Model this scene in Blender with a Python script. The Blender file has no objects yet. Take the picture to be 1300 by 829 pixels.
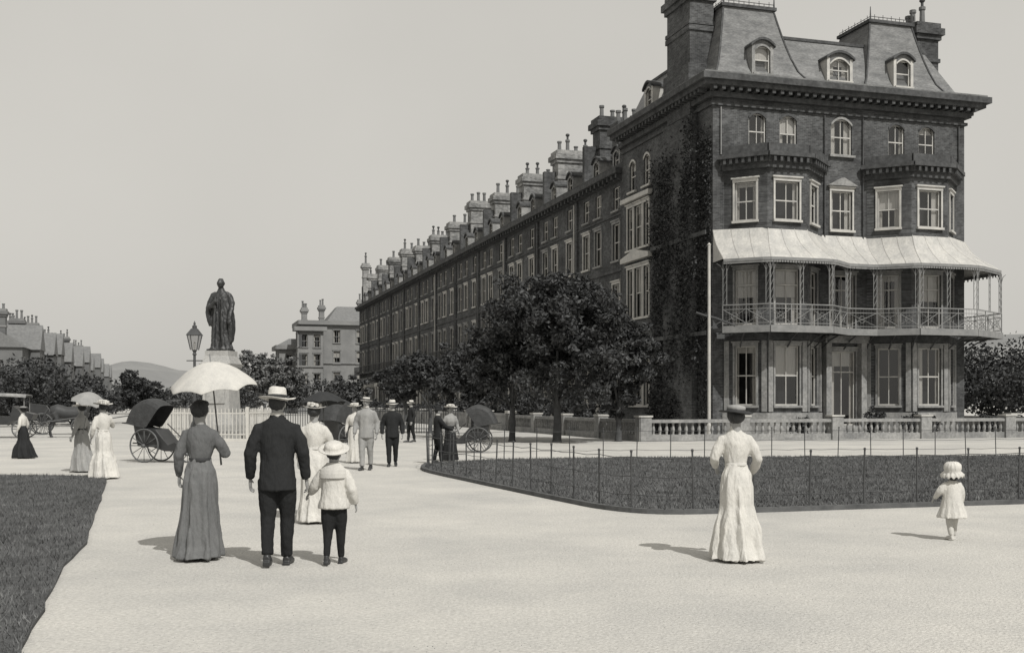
import bpy, math, random
import numpy as np
from mathutils import Vector, Matrix, noise
random.seed(7); rng=np.random.default_rng(7)
F=1421.0; CH=1.6
def PX(px,D): return (px-650)/F*D
scene=bpy.context.scene
# ------------------------------------------------------------ materials
def g(v):
    t=min(1,v/0.5); 
    return (v*(0.97+0.06*t), v*(1.0), v*(1.03-0.10*t),1)
def mat(name,v,rough=0.8,var=0.25,scale=3.0,bump=0.0,bscale=20.0,metal=0.0,stretch=(1,1,1),spec=0.3,fine=0.0,fscale=60):
    m=bpy.data.materials.new(name); m.use_nodes=True; nt=m.node_tree; N=nt.nodes; L=nt.links
    b=N['Principled BSDF']; b.inputs['Roughness'].default_value=rough; b.inputs['Metallic'].default_value=metal
    b.inputs['Specular IOR Level'].default_value=spec
    tc=N.new('ShaderNodeTexCoord'); mp=N.new('ShaderNodeMapping'); mp.inputs['Scale'].default_value=stretch
    L.new(tc.outputs['Object'],mp.inputs['Vector'])
    n1=N.new('ShaderNodeTexNoise'); n1.inputs['Scale'].default_value=scale; n1.inputs['Detail'].default_value=8; n1.inputs['Roughness'].default_value=0.65
    L.new(mp.outputs[0],n1.inputs['Vector'])
    r=N.new('ShaderNodeValToRGB'); r.color_ramp.elements[0].position=0.3; r.color_ramp.elements[1].position=0.7
    r.color_ramp.elements[0].color=g(v*(1-var)); r.color_ramp.elements[1].color=g(v*(1+var))
    L.new(n1.outputs['Fac'],r.inputs[0]); out=r.outputs[0]
    if fine>0:
        n3=N.new('ShaderNodeTexNoise'); n3.inputs['Scale'].default_value=fscale; n3.inputs['Detail'].default_value=4
        L.new(mp.outputs[0],n3.inputs['Vector'])
        mr=N.new('ShaderNodeMapRange'); mr.inputs[1].default_value=0.3; mr.inputs[2].default_value=0.7; mr.inputs[3].default_value=1-fine; mr.inputs[4].default_value=1+fine
        L.new(n3.outputs['Fac'],mr.inputs[0])
        vm=N.new('ShaderNodeVectorMath'); vm.operation='SCALE'; L.new(out,vm.inputs[0]); L.new(mr.outputs[0],vm.inputs['Scale']); out=vm.outputs[0]
    L.new(out,b.inputs['Base Color'])
    if bump>0:
        n2=N.new('ShaderNodeTexNoise'); n2.inputs['Scale'].default_value=bscale; n2.inputs['Detail'].default_value=6
        L.new(mp.outputs[0],n2.inputs['Vector'])
        bp=N.new('ShaderNodeBump'); bp.inputs['Strength'].default_value=bump; bp.inputs['Distance'].default_value=0.05
        L.new(n2.outputs['Fac'],bp.inputs['Height']); L.new(bp.outputs[0],b.inputs['Normal'])
    return m
def brickmat(name,v,mortar=1.6,fine=.25):
    m=mat(name,v,0.9,0.5,0.55,fine=fine,fscale=4.5); nt=m.node_tree; N=nt.nodes; L=nt.links; b=N['Principled BSDF']
    tc=N.new('ShaderNodeTexCoord'); sp=N.new('ShaderNodeSeparateXYZ'); L.new(tc.outputs['Object'],sp.inputs[0])
    ad=N.new('ShaderNodeMath'); ad.operation='ADD'; L.new(sp.outputs[0],ad.inputs[0]); L.new(sp.outputs[1],ad.inputs[1])
    cb=N.new('ShaderNodeCombineXYZ'); L.new(ad.outputs[0],cb.inputs[0]); L.new(sp.outputs[2],cb.inputs[1])
    bt=N.new('ShaderNodeTexBrick'); bt.inputs['Scale'].default_value=1.0
    bt.inputs['Brick Width'].default_value=0.23; bt.inputs['Row Height'].default_value=0.078; bt.inputs['Mortar Size'].default_value=0.008
    bt.inputs['Color1'].default_value=(0.65,0.65,0.65,1); bt.inputs['Color2'].default_value=(1.3,1.3,1.3,1); bt.inputs['Mortar'].default_value=(mortar,mortar,mortar,1)
    L.new(cb.outputs[0],bt.inputs['Vector'])
    old=b.inputs['Base Color'].links[0].from_socket
    vm=N.new('ShaderNodeVectorMath'); vm.operation='MULTIPLY'; L.new(old,vm.inputs[0]); L.new(bt.outputs['Color'],vm.inputs[1])
    L.new(vm.outputs[0],b.inputs['Base Color'])
    return m
def glassmat():
    m=bpy.data.materials.new('window_glass'); m.use_nodes=True; nt=m.node_tree; N=nt.nodes; L=nt.links
    for n in list(N): N.remove(n)
    o=N.new('ShaderNodeOutputMaterial'); t=N.new('ShaderNodeBsdfTransparent'); t.inputs[0].default_value=(.75,.75,.75,1)
    gl=N.new('ShaderNodeBsdfGlossy'); gl.inputs['Roughness'].default_value=0.05; gl.inputs[0].default_value=(.8,.8,.8,1)
    mx=N.new('ShaderNodeMixShader'); mx.inputs[0].default_value=0.10
    L.new(t.outputs[0],mx.inputs[1]); L.new(gl.outputs[0],mx.inputs[2]); L.new(mx.outputs[0],o.inputs[0]); return m
M_BRICK=brickmat('dark_brick',0.064); M_TRIM=mat('painted_trim',0.42,0.6,0.2,2.0); M_GLASS=glassmat()
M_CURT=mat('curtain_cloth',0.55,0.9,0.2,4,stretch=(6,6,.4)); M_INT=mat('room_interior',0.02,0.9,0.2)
M_STONE=mat('stone_dressing',0.23,0.85,0.35,1.2,fine=.2,fscale=9); M_SLATE=mat('roof_slate',0.15,0.7,0.35,1.2,fine=.25,fscale=7,stretch=(1,1,3))
M_IRON=mat('painted_iron',0.06,0.6,0.2); M_DTRIM=mat('weathered_cornice',0.065,0.85,0.4,1.5,fine=.2,fscale=6)
M_CHB=brickmat('chimney_brick',0.19,1.3); M_VER=mat('verandah_roof',0.4,0.6,0.18,1.0,stretch=(2,2,.5),fine=.12,fscale=6); M_POT=mat('chimney_pot',0.13,0.8,0.3)
M_LIRON=mat('light_ironwork',0.2,0.6,0.2)
BM=[M_BRICK,M_TRIM,M_GLASS,M_CURT,M_INT,M_STONE,M_SLATE,M_IRON,M_DTRIM,M_CHB,M_VER,M_POT,M_LIRON]
BR,TR,GL,CU,IN,ST,SL,IR,DT,CB,VE,PO,LI=range(13)
# ------------------------------------------------------------ mesh builder
def empty(name,loc=(0,0,0),rz=0):
    e=bpy.data.objects.new(name,None); scene.collection.objects.link(e); e.location=loc; e.rotation_euler=(0,0,rz); e.empty_display_size=.2; return e
class MB:
    def __init__(s): s.v=[];s.f=[];s.m=[]
    def add(s,vs,fs,mi=0):
        o=len(s.v); s.v+= [tuple(p) for p in vs]; s.f+=[tuple(i+o for i in f) for f in fs]; s.m+=[mi]*len(fs)
    def quad(s,a,b,c,d,mi=0): s.add([a,b,c,d],[(0,1,2,3)],mi)
    def hexa(s,p,mi=0): s.add(p,[(0,1,2,3),(7,6,5,4),(0,4,5,1),(1,5,6,2),(2,6,7,3),(3,7,4,0)],mi)
    def box(s,x0,x1,y0,y1,z0,z1,mi=0): s.hexa([(x0,y0,z0),(x0,y1,z0),(x1,y1,z0),(x1,y0,z0),(x0,y0,z1),(x0,y1,z1),(x1,y1,z1),(x1,y0,z1)],mi)
    def frus(s,b,zb,t,zt,mi=0):
        s.hexa([(b[0],b[2],zb),(b[0],b[3],zb),(b[1],b[3],zb),(b[1],b[2],zb),(t[0],t[2],zt),(t[0],t[3],zt),(t[1],t[3],zt),(t[1],t[2],zt)],mi)
    def rings(s,R,mi=0,caps=True):
        n=len(R[0]); vs=[p for r in R for p in r]; fs=[]
        for i in range(len(R)-1):
            for j in range(n):
                k=(j+1)%n; fs.append((i*n+j,i*n+k,(i+1)*n+k,(i+1)*n+j))
        if caps:
            fs.append(tuple(range(n-1,-1,-1))); fs.append(tuple((len(R)-1)*n+j for j in range(n)))
        s.add(vs,fs,mi)
    def tube(s,pts,rad,n=8,mi=0,flat=1.0,up=None,closed=False):
        P=[Vector(p) for p in pts]
        if not hasattr(rad,'__len__'): rad=[rad]*len(P)
        R=[];u=None
        for i,p in enumerate(P):
            if closed: t=P[(i+1)%len(P)]-P[i-1]
            else: t=P[min(i+1,len(P)-1)]-P[max(i-1,0)]
            if t.length<1e-9: t=Vector((0,0,1))
            t.normalize()
            if u is None:
                a=Vector(up) if up else (Vector((0,0,1)) if abs(t.z)<.9 else Vector((1,0,0)))
                u=(a-t*a.dot(t)).normalized()
            else: u=(u-t*u.dot(t)).normalized()
            w=t.cross(u)
            R.append([tuple(p+u*(rad[i]*flat*math.cos(2*math.pi*k/n))+w*(rad[i]*math.sin(2*math.pi*k/n))) for k in range(n)])
        if closed: R.append(R[0]); s.rings(R,mi,False)
        else: s.rings(R,mi,True)
    def lathe(s,prof,n=16,c=(0,0,0),mi=0,sx=1,sy=1):
        s.rings([[(c[0]+max(r,1e-4)*sx*math.cos(2*math.pi*k/n),c[1]+max(r,1e-4)*sy*math.sin(2*math.pi*k/n),c[2]+z) for k in range(n)] for r,z in prof],mi,True)
    def ell(s,c,r,n=12,mi=0,fn=None):
        R=[]
        for i in range(1,n):
            a=-math.pi/2+math.pi*i/n
            R.append([]) 
            for k in range(2*n):
                q=(math.cos(a)*math.cos(math.pi*k/n),math.cos(a)*math.sin(math.pi*k/n),math.sin(a))
                if fn:q=fn(q)
                R[-1].append((c[0]+r[0]*q[0],c[1]+r[1]*q[1],c[2]+r[2]*q[2]))
        s.rings(R,mi,True)
    def build(s,name,mats,parent=None,smooth=False,voxel=None,wr=None,sm=3):
        me=bpy.data.meshes.new(name); me.from_pydata(s.v,[],s.f)
        for m in mats: me.materials.append(m)
        if len(mats)>1: me.polygons.foreach_set('material_index',s.m)
        me.update(); o=bpy.data.objects.new(name,me); scene.collection.objects.link(o)
        if voxel:
            r=o.modifiers.new('r','REMESH'); r.mode='VOXEL'; r.voxel_size=voxel
            q=o.modifiers.new('s','SMOOTH'); q.iterations=sm; q.factor=.5
            dg=bpy.context.evaluated_depsgraph_get(); e=o.evaluated_get(dg); m2=bpy.data.meshes.new_from_object(e)
            o.modifiers.clear(); o.data=m2; bpy.data.meshes.remove(me); me=m2
            if not me.materials: me.materials.append(mats[0])
            if wr:
                amp,fx,fz=wr
                nn=[v.normal.copy() for v in me.vertices]
                for v,nv in zip(me.vertices,nn):
                    p=v.co; v.co=p+nv*amp*(noise.noise(Vector((p.x*fx,p.y*fx,p.z*fz+3.3)))+.6*(abs(noise.noise(Vector((p.x*fx*2.3,p.y*fx*2.3,p.z*fz*2.3))))*2-.5))
        if smooth or voxel: me.polygons.foreach_set('use_smooth',[True]*len(me.polygons))
        if parent: o.parent=parent
        return o
# ------------------------------------------------------------ walls & windows
class Wall:
    def __init__(s,mb,P0,P1):
        s.mb=mb; s.p=Vector(P0); d=Vector(P1)-s.p; s.L=d.length; s.e=d/s.L; s.n=Vector((s.e.y,-s.e.x))
    def pt(s,a,z,o): return (s.p.x+s.e.x*a+s.n.x*o, s.p.y+s.e.y*a+s.n.y*o, z)
    def box(s,a0,a1,z0,z1,o0,o1,mi):
        p=s.pt; s.mb.hexa([p(a0,z0,o0),p(a0,z0,o1),p(a1,z0,o1),p(a1,z0,o0),p(a0,z1,o0),p(a0,z1,o1),p(a1,z1,o1),p(a1,z1,o0)],mi)
    def panel(s,z0,z1,ops,mi=BR):
        A=sorted({0,s.L}|{o[0]-o[1]/2 for o in ops}|{o[0]+o[1]/2 for o in ops}); Z=sorted({z0,z1}|{o[2] for o in ops}|{o[3] for o in ops})
        for i in range(len(A)-1):
            for j in range(len(Z)-1):
                ca=(A[i]+A[i+1])/2; cz=(Z[j]+Z[j+1])/2
                if any(abs(ca-o[0])<o[1]/2 and o[2]<cz<o[3] for o in ops): continue
                s.mb.quad(s.pt(A[i],Z[j],0),s.pt(A[i+1],Z[j],0),s.pt(A[i+1],Z[j+1],0),s.pt(A[i],Z[j+1],0),mi)
        for o in ops: s.window(*o,mi_wall=mi)
    def window(s,c,w,za,zb,style='sash',trim=TR,mi_wall=BR,tw=.12):
        a0=c-w/2;a1=c+w/2;p=s.pt;q=s.mb.quad
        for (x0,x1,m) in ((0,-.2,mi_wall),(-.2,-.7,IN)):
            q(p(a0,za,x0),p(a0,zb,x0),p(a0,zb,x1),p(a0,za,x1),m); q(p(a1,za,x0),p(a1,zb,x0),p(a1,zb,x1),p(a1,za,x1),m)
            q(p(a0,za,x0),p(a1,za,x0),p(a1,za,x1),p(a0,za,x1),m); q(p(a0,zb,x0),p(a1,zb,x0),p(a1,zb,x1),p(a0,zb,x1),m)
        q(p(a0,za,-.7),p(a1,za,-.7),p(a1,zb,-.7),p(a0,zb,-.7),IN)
        f=.07
        s.box(a0,a0+f,za,zb,-.17,-.09,TR); s.box(a1-f,a1,za,zb,-.17,-.09,TR)
        s.box(a0+f,a1-f,za,za+f,-.17,-.09,TR); s.box(a0+f,a1-f,zb-f,zb,-.17,-.09,TR)
        zm=za+(zb-za)*(.5 if style!='french' else .72)
        s.box(a0+f,a1-f,zm-.03,zm+.03,-.165,-.095,TR)
        if w>.9: s.box(c-.02,c+.02,za+f,zb-f,-.155,-.105,TR)
        q(p(a0,za,-.13),p(a1,za,-.13),p(a1,zb,-.13),p(a0,zb,-.13),GL)
        r=random.random(); cwl=w*random.uniform(.1,.32); cwr=w*random.uniform(.1,.32)
        def drape(x0,x1,zt,zbm):
            n=6
            for i in range(n):
                xa=x0+(x1-x0)*i/n; xb=x0+(x1-x0)*(i+1)/n; oa=-.24-.03*(i%2); ob=-.24-.03*((i+1)%2)
                q(p(xa,zbm,oa),p(xb,zbm,ob),p(xb,zt,ob),p(xa,zt,oa),CU)
        if r<.75:
            drape(a0+.02,a0+cwl,zb,za); drape(a1-cwr,a1-.02,zb,za)
        if random.random()<.5: 
            h=random.choice([.12,.2,.3,.5]); q(p(a0,zb-(zb-za)*h,-.21),p(a1,zb-(zb-za)*h,-.21),p(a1,zb,-.21),p(a0,zb,-.21),CU)
        if style=='arch':
            n=10; rise=w*.28; xs=[a0+w*i/n for i in range(n+1)]
            zz=[zb-rise*((2*(x-c)/w)**2) for x in xs]
            for i in range(n): q(p(xs[i],zz[i],-.004),p(xs[i+1],zz[i+1],-.004),p(xs[i+1],zb,-.004),p(xs[i],zb,-.004),mi_wall)
            for i in range(n):
                d=tw
                s.mb.hexa([p(xs[i],zz[i]+.0,0.0),p(xs[i],zz[i],.05),p(xs[i+1],zz[i+1],.05),p(xs[i+1],zz[i+1],0.0),
                           p(xs[i],zz[i]+d,0.0),p(xs[i],zz[i]+d,.05),p(xs[i+1],zz[i+1]+d,.05),p(xs[i+1],zz[i+1]+d,0.0)],trim)
        elif trim is not None:
            s.box(a0-.1,a1+.1,zb,zb+.16,.003,.07,trim); s.box(a0-.16,a1+.16,zb+.16,zb+.23,.003,.14,trim)
        if trim is not None and style!='arch':
            s.box(a0-.09,a0,za,zb,.003,.055,trim); s.box(a1,a1+.09,za,zb,.003,.055,trim)
        s.box(a0-.12,a1+.12,za-.11,za,.003,.15,ST if trim is None else trim)
def chimney(mb,x0,x1,y0,y1,z0,z1,npots,mi=CB,pot=1.0,along='x'):
    mb.box(x0,x1,y0,y1,z0,z1-.9,mi); mb.box(x0-.08,x1+.08,y0-.08,y1+.08,z1-2.1,z1-1.9,ST if mi==CB else mi)
    mb.box(x0-.12,x1+.12,y0-.12,y1+.12,z1-.9,z1-.65,mi); mb.box(x0-.25,x1+.25,y0-.25,y1+.25,z1-.65,z1-.3,mi); mb.box(x0-.1,x1+.1,y0-.1,y1+.1,z1-.3,z1,ST if mi==CB else mi)
    for i in range(npots):
        t=(i+.5)/npots
        cx,cy=(x0+(x1-x0)*t,(y0+y1)/2) if along=='x' else ((x0+x1)/2,y0+(y1-y0)*t)
        h=pot*random.choice([.6,.7,.9,1,1.1]); cy+=random.uniform(-.2,.2)
        mb.lathe([(.17,0),(.15,.1),(.13,h*.8),(.18,h*.85),(.18,h),(.1,h)],8,(cx,cy,z1),PO)
        if random.random()<.2: mb.tube([(cx,cy,z1+h),(cx,cy,z1+h+.3)],.08,6,IR); mb.ell((cx,cy,z1+h+.35),(.16,.16,.12),5,IR)
ANG=math.atan2(.2866,.958); OX,OY=9.69,54.0
def loc2w(u,v): return (OX+.958*u-.2866*v, OY+.2866*u+.958*v)
# ------------------------------------------------------------ corner building
hotel=empty('corner_mansion_building',(OX,OY,0),ANG)
W,DP=14.4,11.5
mb=MB()
def bay(P):
    for i in range(3):
        w=Wall(mb,P[i],P[i+1]); c=w.L/2; ww=1.3 if i==1 else 1.05
        w.panel(0,5.1,[(c,ww,1.5,4.35,'sash',ST)],BR)
        w.panel(5.1,10.0,[(c,ww,5.35,8.0,'french',ST)],BR)
        w.panel(10.0,12.8,[(c,ww,10.35,12.2,'sash',TR)],BR)
        for a in (0.02,w.L-.26): w.box(a,a+.24,1.2,4.6,.004,.09,ST)
        w.box(-.05,w.L+.05,.0,1.15,.004,.12,ST); w.box(-.04,w.L+.04,4.62,4.95,.005,.13,DT)
        w.box(-.04,w.L+.04,9.75,10.0,.005,.08,DT)
        w.box(-.06,w.L+.06,12.8,13.05,-.1,.16,DT)
        w.box(-.15,w.L+.15,13.3,13.5,-.2,.5,DT); w.box(-.1,w.L+.1,13.05,13.3,-.2,.28,DT)
        w.box(-.03,w.L+.03,13.5,13.95,-.2,.2,DT)
        k=int(w.L/.3)
        for j in range(k): a=(j+.3)*w.L/k; w.box(a,a+.13,13.05,13.29,.281,.45,DT)
    mb.add([(P[0][0],P[0][1],13.7),(P[1][0],P[1][1],13.7),(P[2][0],P[2][1],13.7),(P[3][0],P[3][1],13.7)],[(0,1,2,3)],DT)
B1=[(.6,0),(2.1,-1.5),(4.2,-1.5),(5.9,0)]; B2=[(8.5,0),(10.1,-1.5),(12.2,-1.5),(13.8,0)]
bay(B1); bay(B2)
w=Wall(mb,(0,0),(W,0))
ops=[(2.4,.95,13.98,15.75,'arch',DT),(4.1,.95,13.98,15.75,'arch',DT),(7.1,1.2,14.0,15.8,'arch',ST),(10.3,.95,13.98,15.75,'arch',DT),(12.1,.95,13.98,15.75,'arch',DT)]
w.panel(13.7,17.0,ops)
for a0,a1 in ((0,.6),(5.9,8.5),(13.8,W)):
    ww=Wall(mb,(a0,0),(a1,0))
    if a1-a0>2:
        ww.panel(0,13.7,[(1.25,1.5,.5,4.2,'french',ST),(1.25,1.4,5.35,8.0,'french',ST),(1.2,1.2,10.25,12.2,'sash',TR)])
        ww.mb.hexa([ww.pt(.35,12.45,.01),ww.pt(.35,12.45,.22),ww.pt(2.05,12.45,.22),ww.pt(2.05,12.45,.01),ww.pt(1.15,12.85,.01),ww.pt(1.15,12.85,.22),ww.pt(1.25,12.85,.22),ww.pt(1.25,12.85,.01)],ST)
        ww.box(.1,.4,.3,4.6,.003,.4,ST); ww.box(2.1,2.4,.3,4.6,.003,.4,ST); ww.box(0.0,2.5,4.6,4.95,.005,.5,ST)
        for k,z in enumerate((.0,.15,.3)): ww.box(.41,2.09,z+.001*k,z+.15,.01,1.5-.35*k,ST)
    else: ww.panel(0,13.7,[])
ws=Wall(mb,(0,DP),(0,0))
sops=[]
for za,zb in ((1.5,4.2),(6.4,9.2),(10.3,12.7)):
    for c,ww_ in ((1.25,.75),(2.4,1.1),(3.55,.75)): sops.append((c,ww_,za,zb,'sash',TR))
sops+=[(1.6,.9,13.6,15.3,'arch',TR),(3.6,.9,13.6,15.3,'arch',TR)]
ws.panel(0,17.0,sops)
for z in (4.7,9.6,13.0): ws.box(.4,4.4,z,z+.25,.01,.3,TR)
ws.mb.hexa([ws.pt(.4,9.85,.01),ws.pt(.4,9.85,.3),ws.pt(4.4,9.85,.3),ws.pt(4.4,9.85,.01),ws.pt(2.35,10.2,.01),ws.pt(2.35,10.2,.3),ws.pt(2.45,10.2,.3),ws.pt(2.45,10.2,.01)],TR)
we=Wall(mb,(W,0),(W,DP)); we.panel(0,17.0,[(3,1.2,5.35,8,'french',ST),(3,1.2,1.5,4.2,'sash',ST),(3,1.2,10.3,12.4,'sash',TR),(7,1.2,10.3,12.4,'sash',TR),(7,1.2,1.5,4.2,'sash',ST)])
Wall(mb,(W,DP),(0,DP)).panel(0,17.0,[])
ws.box(DP-5.0,DP-1.6,0,15.95,.004,.35,BR)
for z in (4.9,9.75): ws.box(5.0,DP,z,z+.2,.36,.42,DT)
for z0,z1,o,m in ((15.98,16.12,.12,DT),(16.35,16.6,.25,DT),(16.78,17.0,.75,DT),(17.0,17.3,.95,DT),(17.3,17.42,.8,SL)):
    mb.box(-o,W+o,-o,DP,z0,z1,m)
k=34
for i in range(k): u=-.2+(W+.4)*i/(k-1); mb.box(u-.09,u+.09,-.68,-.25,16.6,16.779,DT)
for i in range(26): v=.2+10.6*i/25; mb.box(-.68,-.25,v-.09,v+.09,16.6,16.779,DT); mb.box(W+.25,W+.68,v-.09,v+.09,16.6,16.779,DT)
for u in (.4,6.1,8.3,14.0): mb.tube([(u,-.08,13.6 if u in(.4,14.0) else 9.8),(u,-.08,15.9)],.04,6,DT if u>1 else LI)
mb.build('walls',BM,hotel)
mb=MB()
mb.frus((.2,W-.2,.1,DP),17.43,(1.4,W-1.4,1.4,DP-.4),20.0,SL)
for (a,b,c,d,zt) in ((.1,5.3,1.2,4.0,21.3),(8.4,13.4,9.6,12.1,21.3)):
    n=6
    for i in range(n):
        def at(t): k=t**.62; return (a+(c-a)*k,b+(d-b)*k,-.05+1.3*k,5.2-1.2*k)
        mb.frus(at(i/n),17.44+(zt-17.44)*i/n,at((i+1)/n),17.44+(zt-17.44)*(i+1)/n,SL)
    for (ex,ey) in ((0,0),(1,0)):
        for i in range(n):
            A,B=at(i/n),at((i+1)/n); za=17.44+(zt-17.44)*i/n; zb_=17.44+(zt-17.44)*(i+1)/n
            mb.tube([(A[ex],A[2],za),(B[ex],B[2],zb_)],.06,5,DT)
    mb.box(c-.12,d+.12,1.13,4.12,zt,zt+.16,DT)
    for k in range(11):
        x=c+(d-c)*k/10; mb.tube([(x,1.2,zt+.16),(x,1.2,zt+.32+.1*(k%2))],.018,4,IR)
        y=1.2+2.8*k/10; mb.tube([(c,y,zt+.16),(c,y,zt+.32+.1*(k%2))],.018,4,IR)
    mb.tube([(c,1.2,zt+.3),(d,1.2,zt+.3)],.018,4,IR); mb.tube([(c,1.2,zt+.3),(c,4,zt+.3)],.018,4,IR)
    for x in (c,d): mb.tube([(x,1.2,zt+.1),(x,1.2,zt+.8)],[.05,.02],5,IR)
mb.box(1.35,W-1.35,1.35,DP-.35,20.0,20.15,DT)
def dormer(mb,u,v,z,w,h,dirx=None,tm=TR):
    dw=Wall(mb,(u-w/2-.16,v),(u+w/2+.16,v)) if not dirx else Wall(mb,(u,v+w/2+.16),(u,v-w/2-.16))
    L=dw.L; c=L/2
    dw.window(c,w,z,z+h,'arch',tm,SL,.09)
    dw.box(0,.16,z-.2,z+h+.03,-1.5,.02,tm); dw.box(L-.16,L,z-.2,z+h+.03,-1.5,.02,tm)
    n=10
    P=[(c-L/2-.08+(L+.16)*i/n, z+h+.02+.34*(1-(2*i/n-1)**2)) for i in range(n+1)]
    for i in range(n):
        (a,za),(b,zb)=P[i],P[i+1]
        mb.hexa([dw.pt(a,za-.06,-1.6),dw.pt(a,za-.06,.14),dw.pt(b,zb-.06,.14),dw.pt(b,zb-.06,-1.6),dw.pt(a,za+.06,-1.6),dw.pt(a,za+.06,.14),dw.pt(b,zb+.06,.14),dw.pt(b,zb+.06,-1.6)],DT)
        mb.quad(dw.pt(a,z+h-.0,-.012),dw.pt(b,z+h-.0,-.012),dw.pt(b,zb-.05,-.012),dw.pt(a,za-.05,-.012),SL)
dormer(mb,2.75,.12,17.75,.85,1.35,tm=ST); dormer(mb,7.1,.15,17.75,1.15,1.1); dormer(mb,10.8,.12,17.75,.85,1.35)
dormer(mb,.15,8.0,17.75,.8,1.2,True)
mb.build('mansard_roof',BM,hotel)
mb=MB()
chimney(mb,-.3,1.0,1.9,4.6,16.0,22.6,4,BR,1.0,'y'); chimney(mb,13.2,14.5,2.2,4.4,16.5,22.0,3,BR,1.0,'y')
mb.box(-.45,1.15,1.75,4.75,17.43,18.5,BR); mb.box(-.38,1.08,1.82,4.68,20.2,20.45,BR); mb.box(13.1,14.6,2.1,4.5,17.43,18.4,BR)
mb.build('chimneys',BM,hotel)
# verandah
mb=MB()
Wp=[(0,-.02),(2.1,-1.55),(4.2,-1.55),(5.9,-.05),(8.5,-.05),(10.1,-1.55),(12.2,-1.55),(14.42,-.02),(14.42,6)]
Ep=[(-.2,-1.5),(1.4,-3.0),(4.8,-3.0),(6.4,-1.75),(8.0,-1.75),(9.5,-3.0),(12.9,-3.0),(16,-1.1),(16,6)]
def subd(P,n=6):
    out=[]
    for i in range(len(P)-1):
        for k in range(n): t=k/n; out.append((P[i][0]*(1-t)+P[i+1][0]*t,P[i][1]*(1-t)+P[i+1][1]*t))
    return out+[P[-1]]
def soften(P):
    for _ in range(1): P=[P[0]]+[((P[i-1][0]+2*P[i][0]+P[i+1][0])/4,(P[i-1][1]+2*P[i][1]+P[i+1][1])/4) for i in range(1,len(P)-1)]+[P[-1]]
    return P
Ws,Es=subd(Wp),soften(subd(Ep)); R=[]
prof=[(0,9.95),(.06,9.78),(.16,9.5),(.32,9.2),(.52,8.93),(.76,8.66),(.92,8.48),(1.0,8.36)]
for k in range(len(Ws)):
    R.append([(Ws[k][0]+(Es[k][0]-Ws[k][0])*t,Ws[k][1]+(Es[k][1]-Ws[k][1])*t,z) for t,z in prof])
for k in range(len(R)-1):
    for j in range(len(prof)-1): mb.quad(R[k][j],R[k+1][j],R[k+1][j+1],R[k][j+1],VE)
    if k%2==0: mb.tube(R[k],.022,4,VE)
for j in range(len(prof)-1): mb.quad(R[0][j],R[0][j+1],(R[0][j+1][0],R[0][j+1][1],8.38),(R[0][j][0],R[0][j][1],8.38),VE)
for k in range(len(Es)-1):
    a,b=Es[k],Es[k+1]; ww=Wall(mb,a,b); ww.box(0,ww.L,8.22,8.36,-.03,.03,LI)
    for m in range(4): c=ww.L*(m+.5)/4; ww.box(c-.05,c+.05,8.12,8.22,-.01,.01,LI)
def inset(P,W_,t): return [(e[0]+(w_[0]-e[0])*t,e[1]+(w_[1]-e[1])*t) for e,w_ in zip(P,W_)]
Fp=inset(Ep,Wp,.08)
n=len(Wp)
for i in range(n-1):
    a,b,c,d=Wp[i],Wp[i+1],Fp[i+1],Fp[i]
    mb.hexa([(*a,5.0),(*b,5.0),(*c,5.0),(*d,5.0),(*a,5.18),(*b,5.18),(*c,5.18),(*d,5.18)],DT)
    ww=Wall(mb,d,c); ww.box(0,ww.L,4.9,5.22,-.02,.08,LI)
    ww.box(0,ww.L,6.18,6.23,-.025,.025,LI); ww.box(0,ww.L,5.32,5.35,-.015,.015,LI); ww.box(0,ww.L,5.98,6.01,-.015,.015,LI)
    np_=max(1,int(ww.L/.9))
    for k in range(np_+1): a_=ww.L*k/np_; ww.box(a_-.018,a_+.018,5.2,6.2,-.018,.018,LI)
    for k in range(np_):
        a0=ww.L*k/np_; a1=ww.L*(k+1)/np_
        for (s0,s1) in ((5.34,6.0),(6.0,5.34)): mb.tube([ww.pt(a0,s0,0),ww.pt(a1,s1,0)],.015,4,LI)
        cx=(a0+a1)/2; mb.tube([ww.pt(cx+.17*math.cos(q),5.67+.17*math.sin(q),0) for q in [j*math.pi/4 for j in range(8)]],.013,4,LI,closed=True)
    for k in range(int(ww.L/.15)): a_=ww.L*k/int(ww.L/.15); mb.tube([ww.pt(a_,5.2,0),ww.pt(a_,6.2,0)],.006,3,LI)
    for a_ in ([.1,ww.L-.1] if ww.L<2.6 else [.1,ww.L/2,ww.L-.1]):
        for off in (-.09,.09): ww.box(min(max(a_+off,0),ww.L)-.014,min(max(a_+off,0),ww.L)+.014,6.2,8.25,-.014,.014,LI)
        for r_ in range(5): z=6.3+1.8*r_/5; mb.tube([ww.pt(a_-.09,z,0),ww.pt(a_+.09,z+.36,0)],.01,3,LI)
        for sgn in (-1,1): mb.tube([ww.pt(a_+sgn*.1,7.8,0),ww.pt(a_+sgn*.2,8.05,0),ww.pt(a_+sgn*.4,8.18,0)],.012,4,LI)
for i in range(n-1):
    for t in (0,.5):
        a=(Wp[i][0]*(1-t)+Wp[i+1][0]*t,Wp[i][1]*(1-t)+Wp[i+1][1]*t); b=(Fp[i][0]*(1-t)+Fp[i+1][0]*t,Fp[i][1]*(1-t)+Fp[i+1][1]*t)
        mb.tube([(a[0],a[1],4.3),((a[0]*2+b[0])/3,(a[1]*2+b[1])/3,4.7),((a[0]+b[0]*3)/4,(a[1]+b[1]*3)/4,4.97)],.04,5,IR)
mb.build('verandah',BM,hotel)
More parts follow.
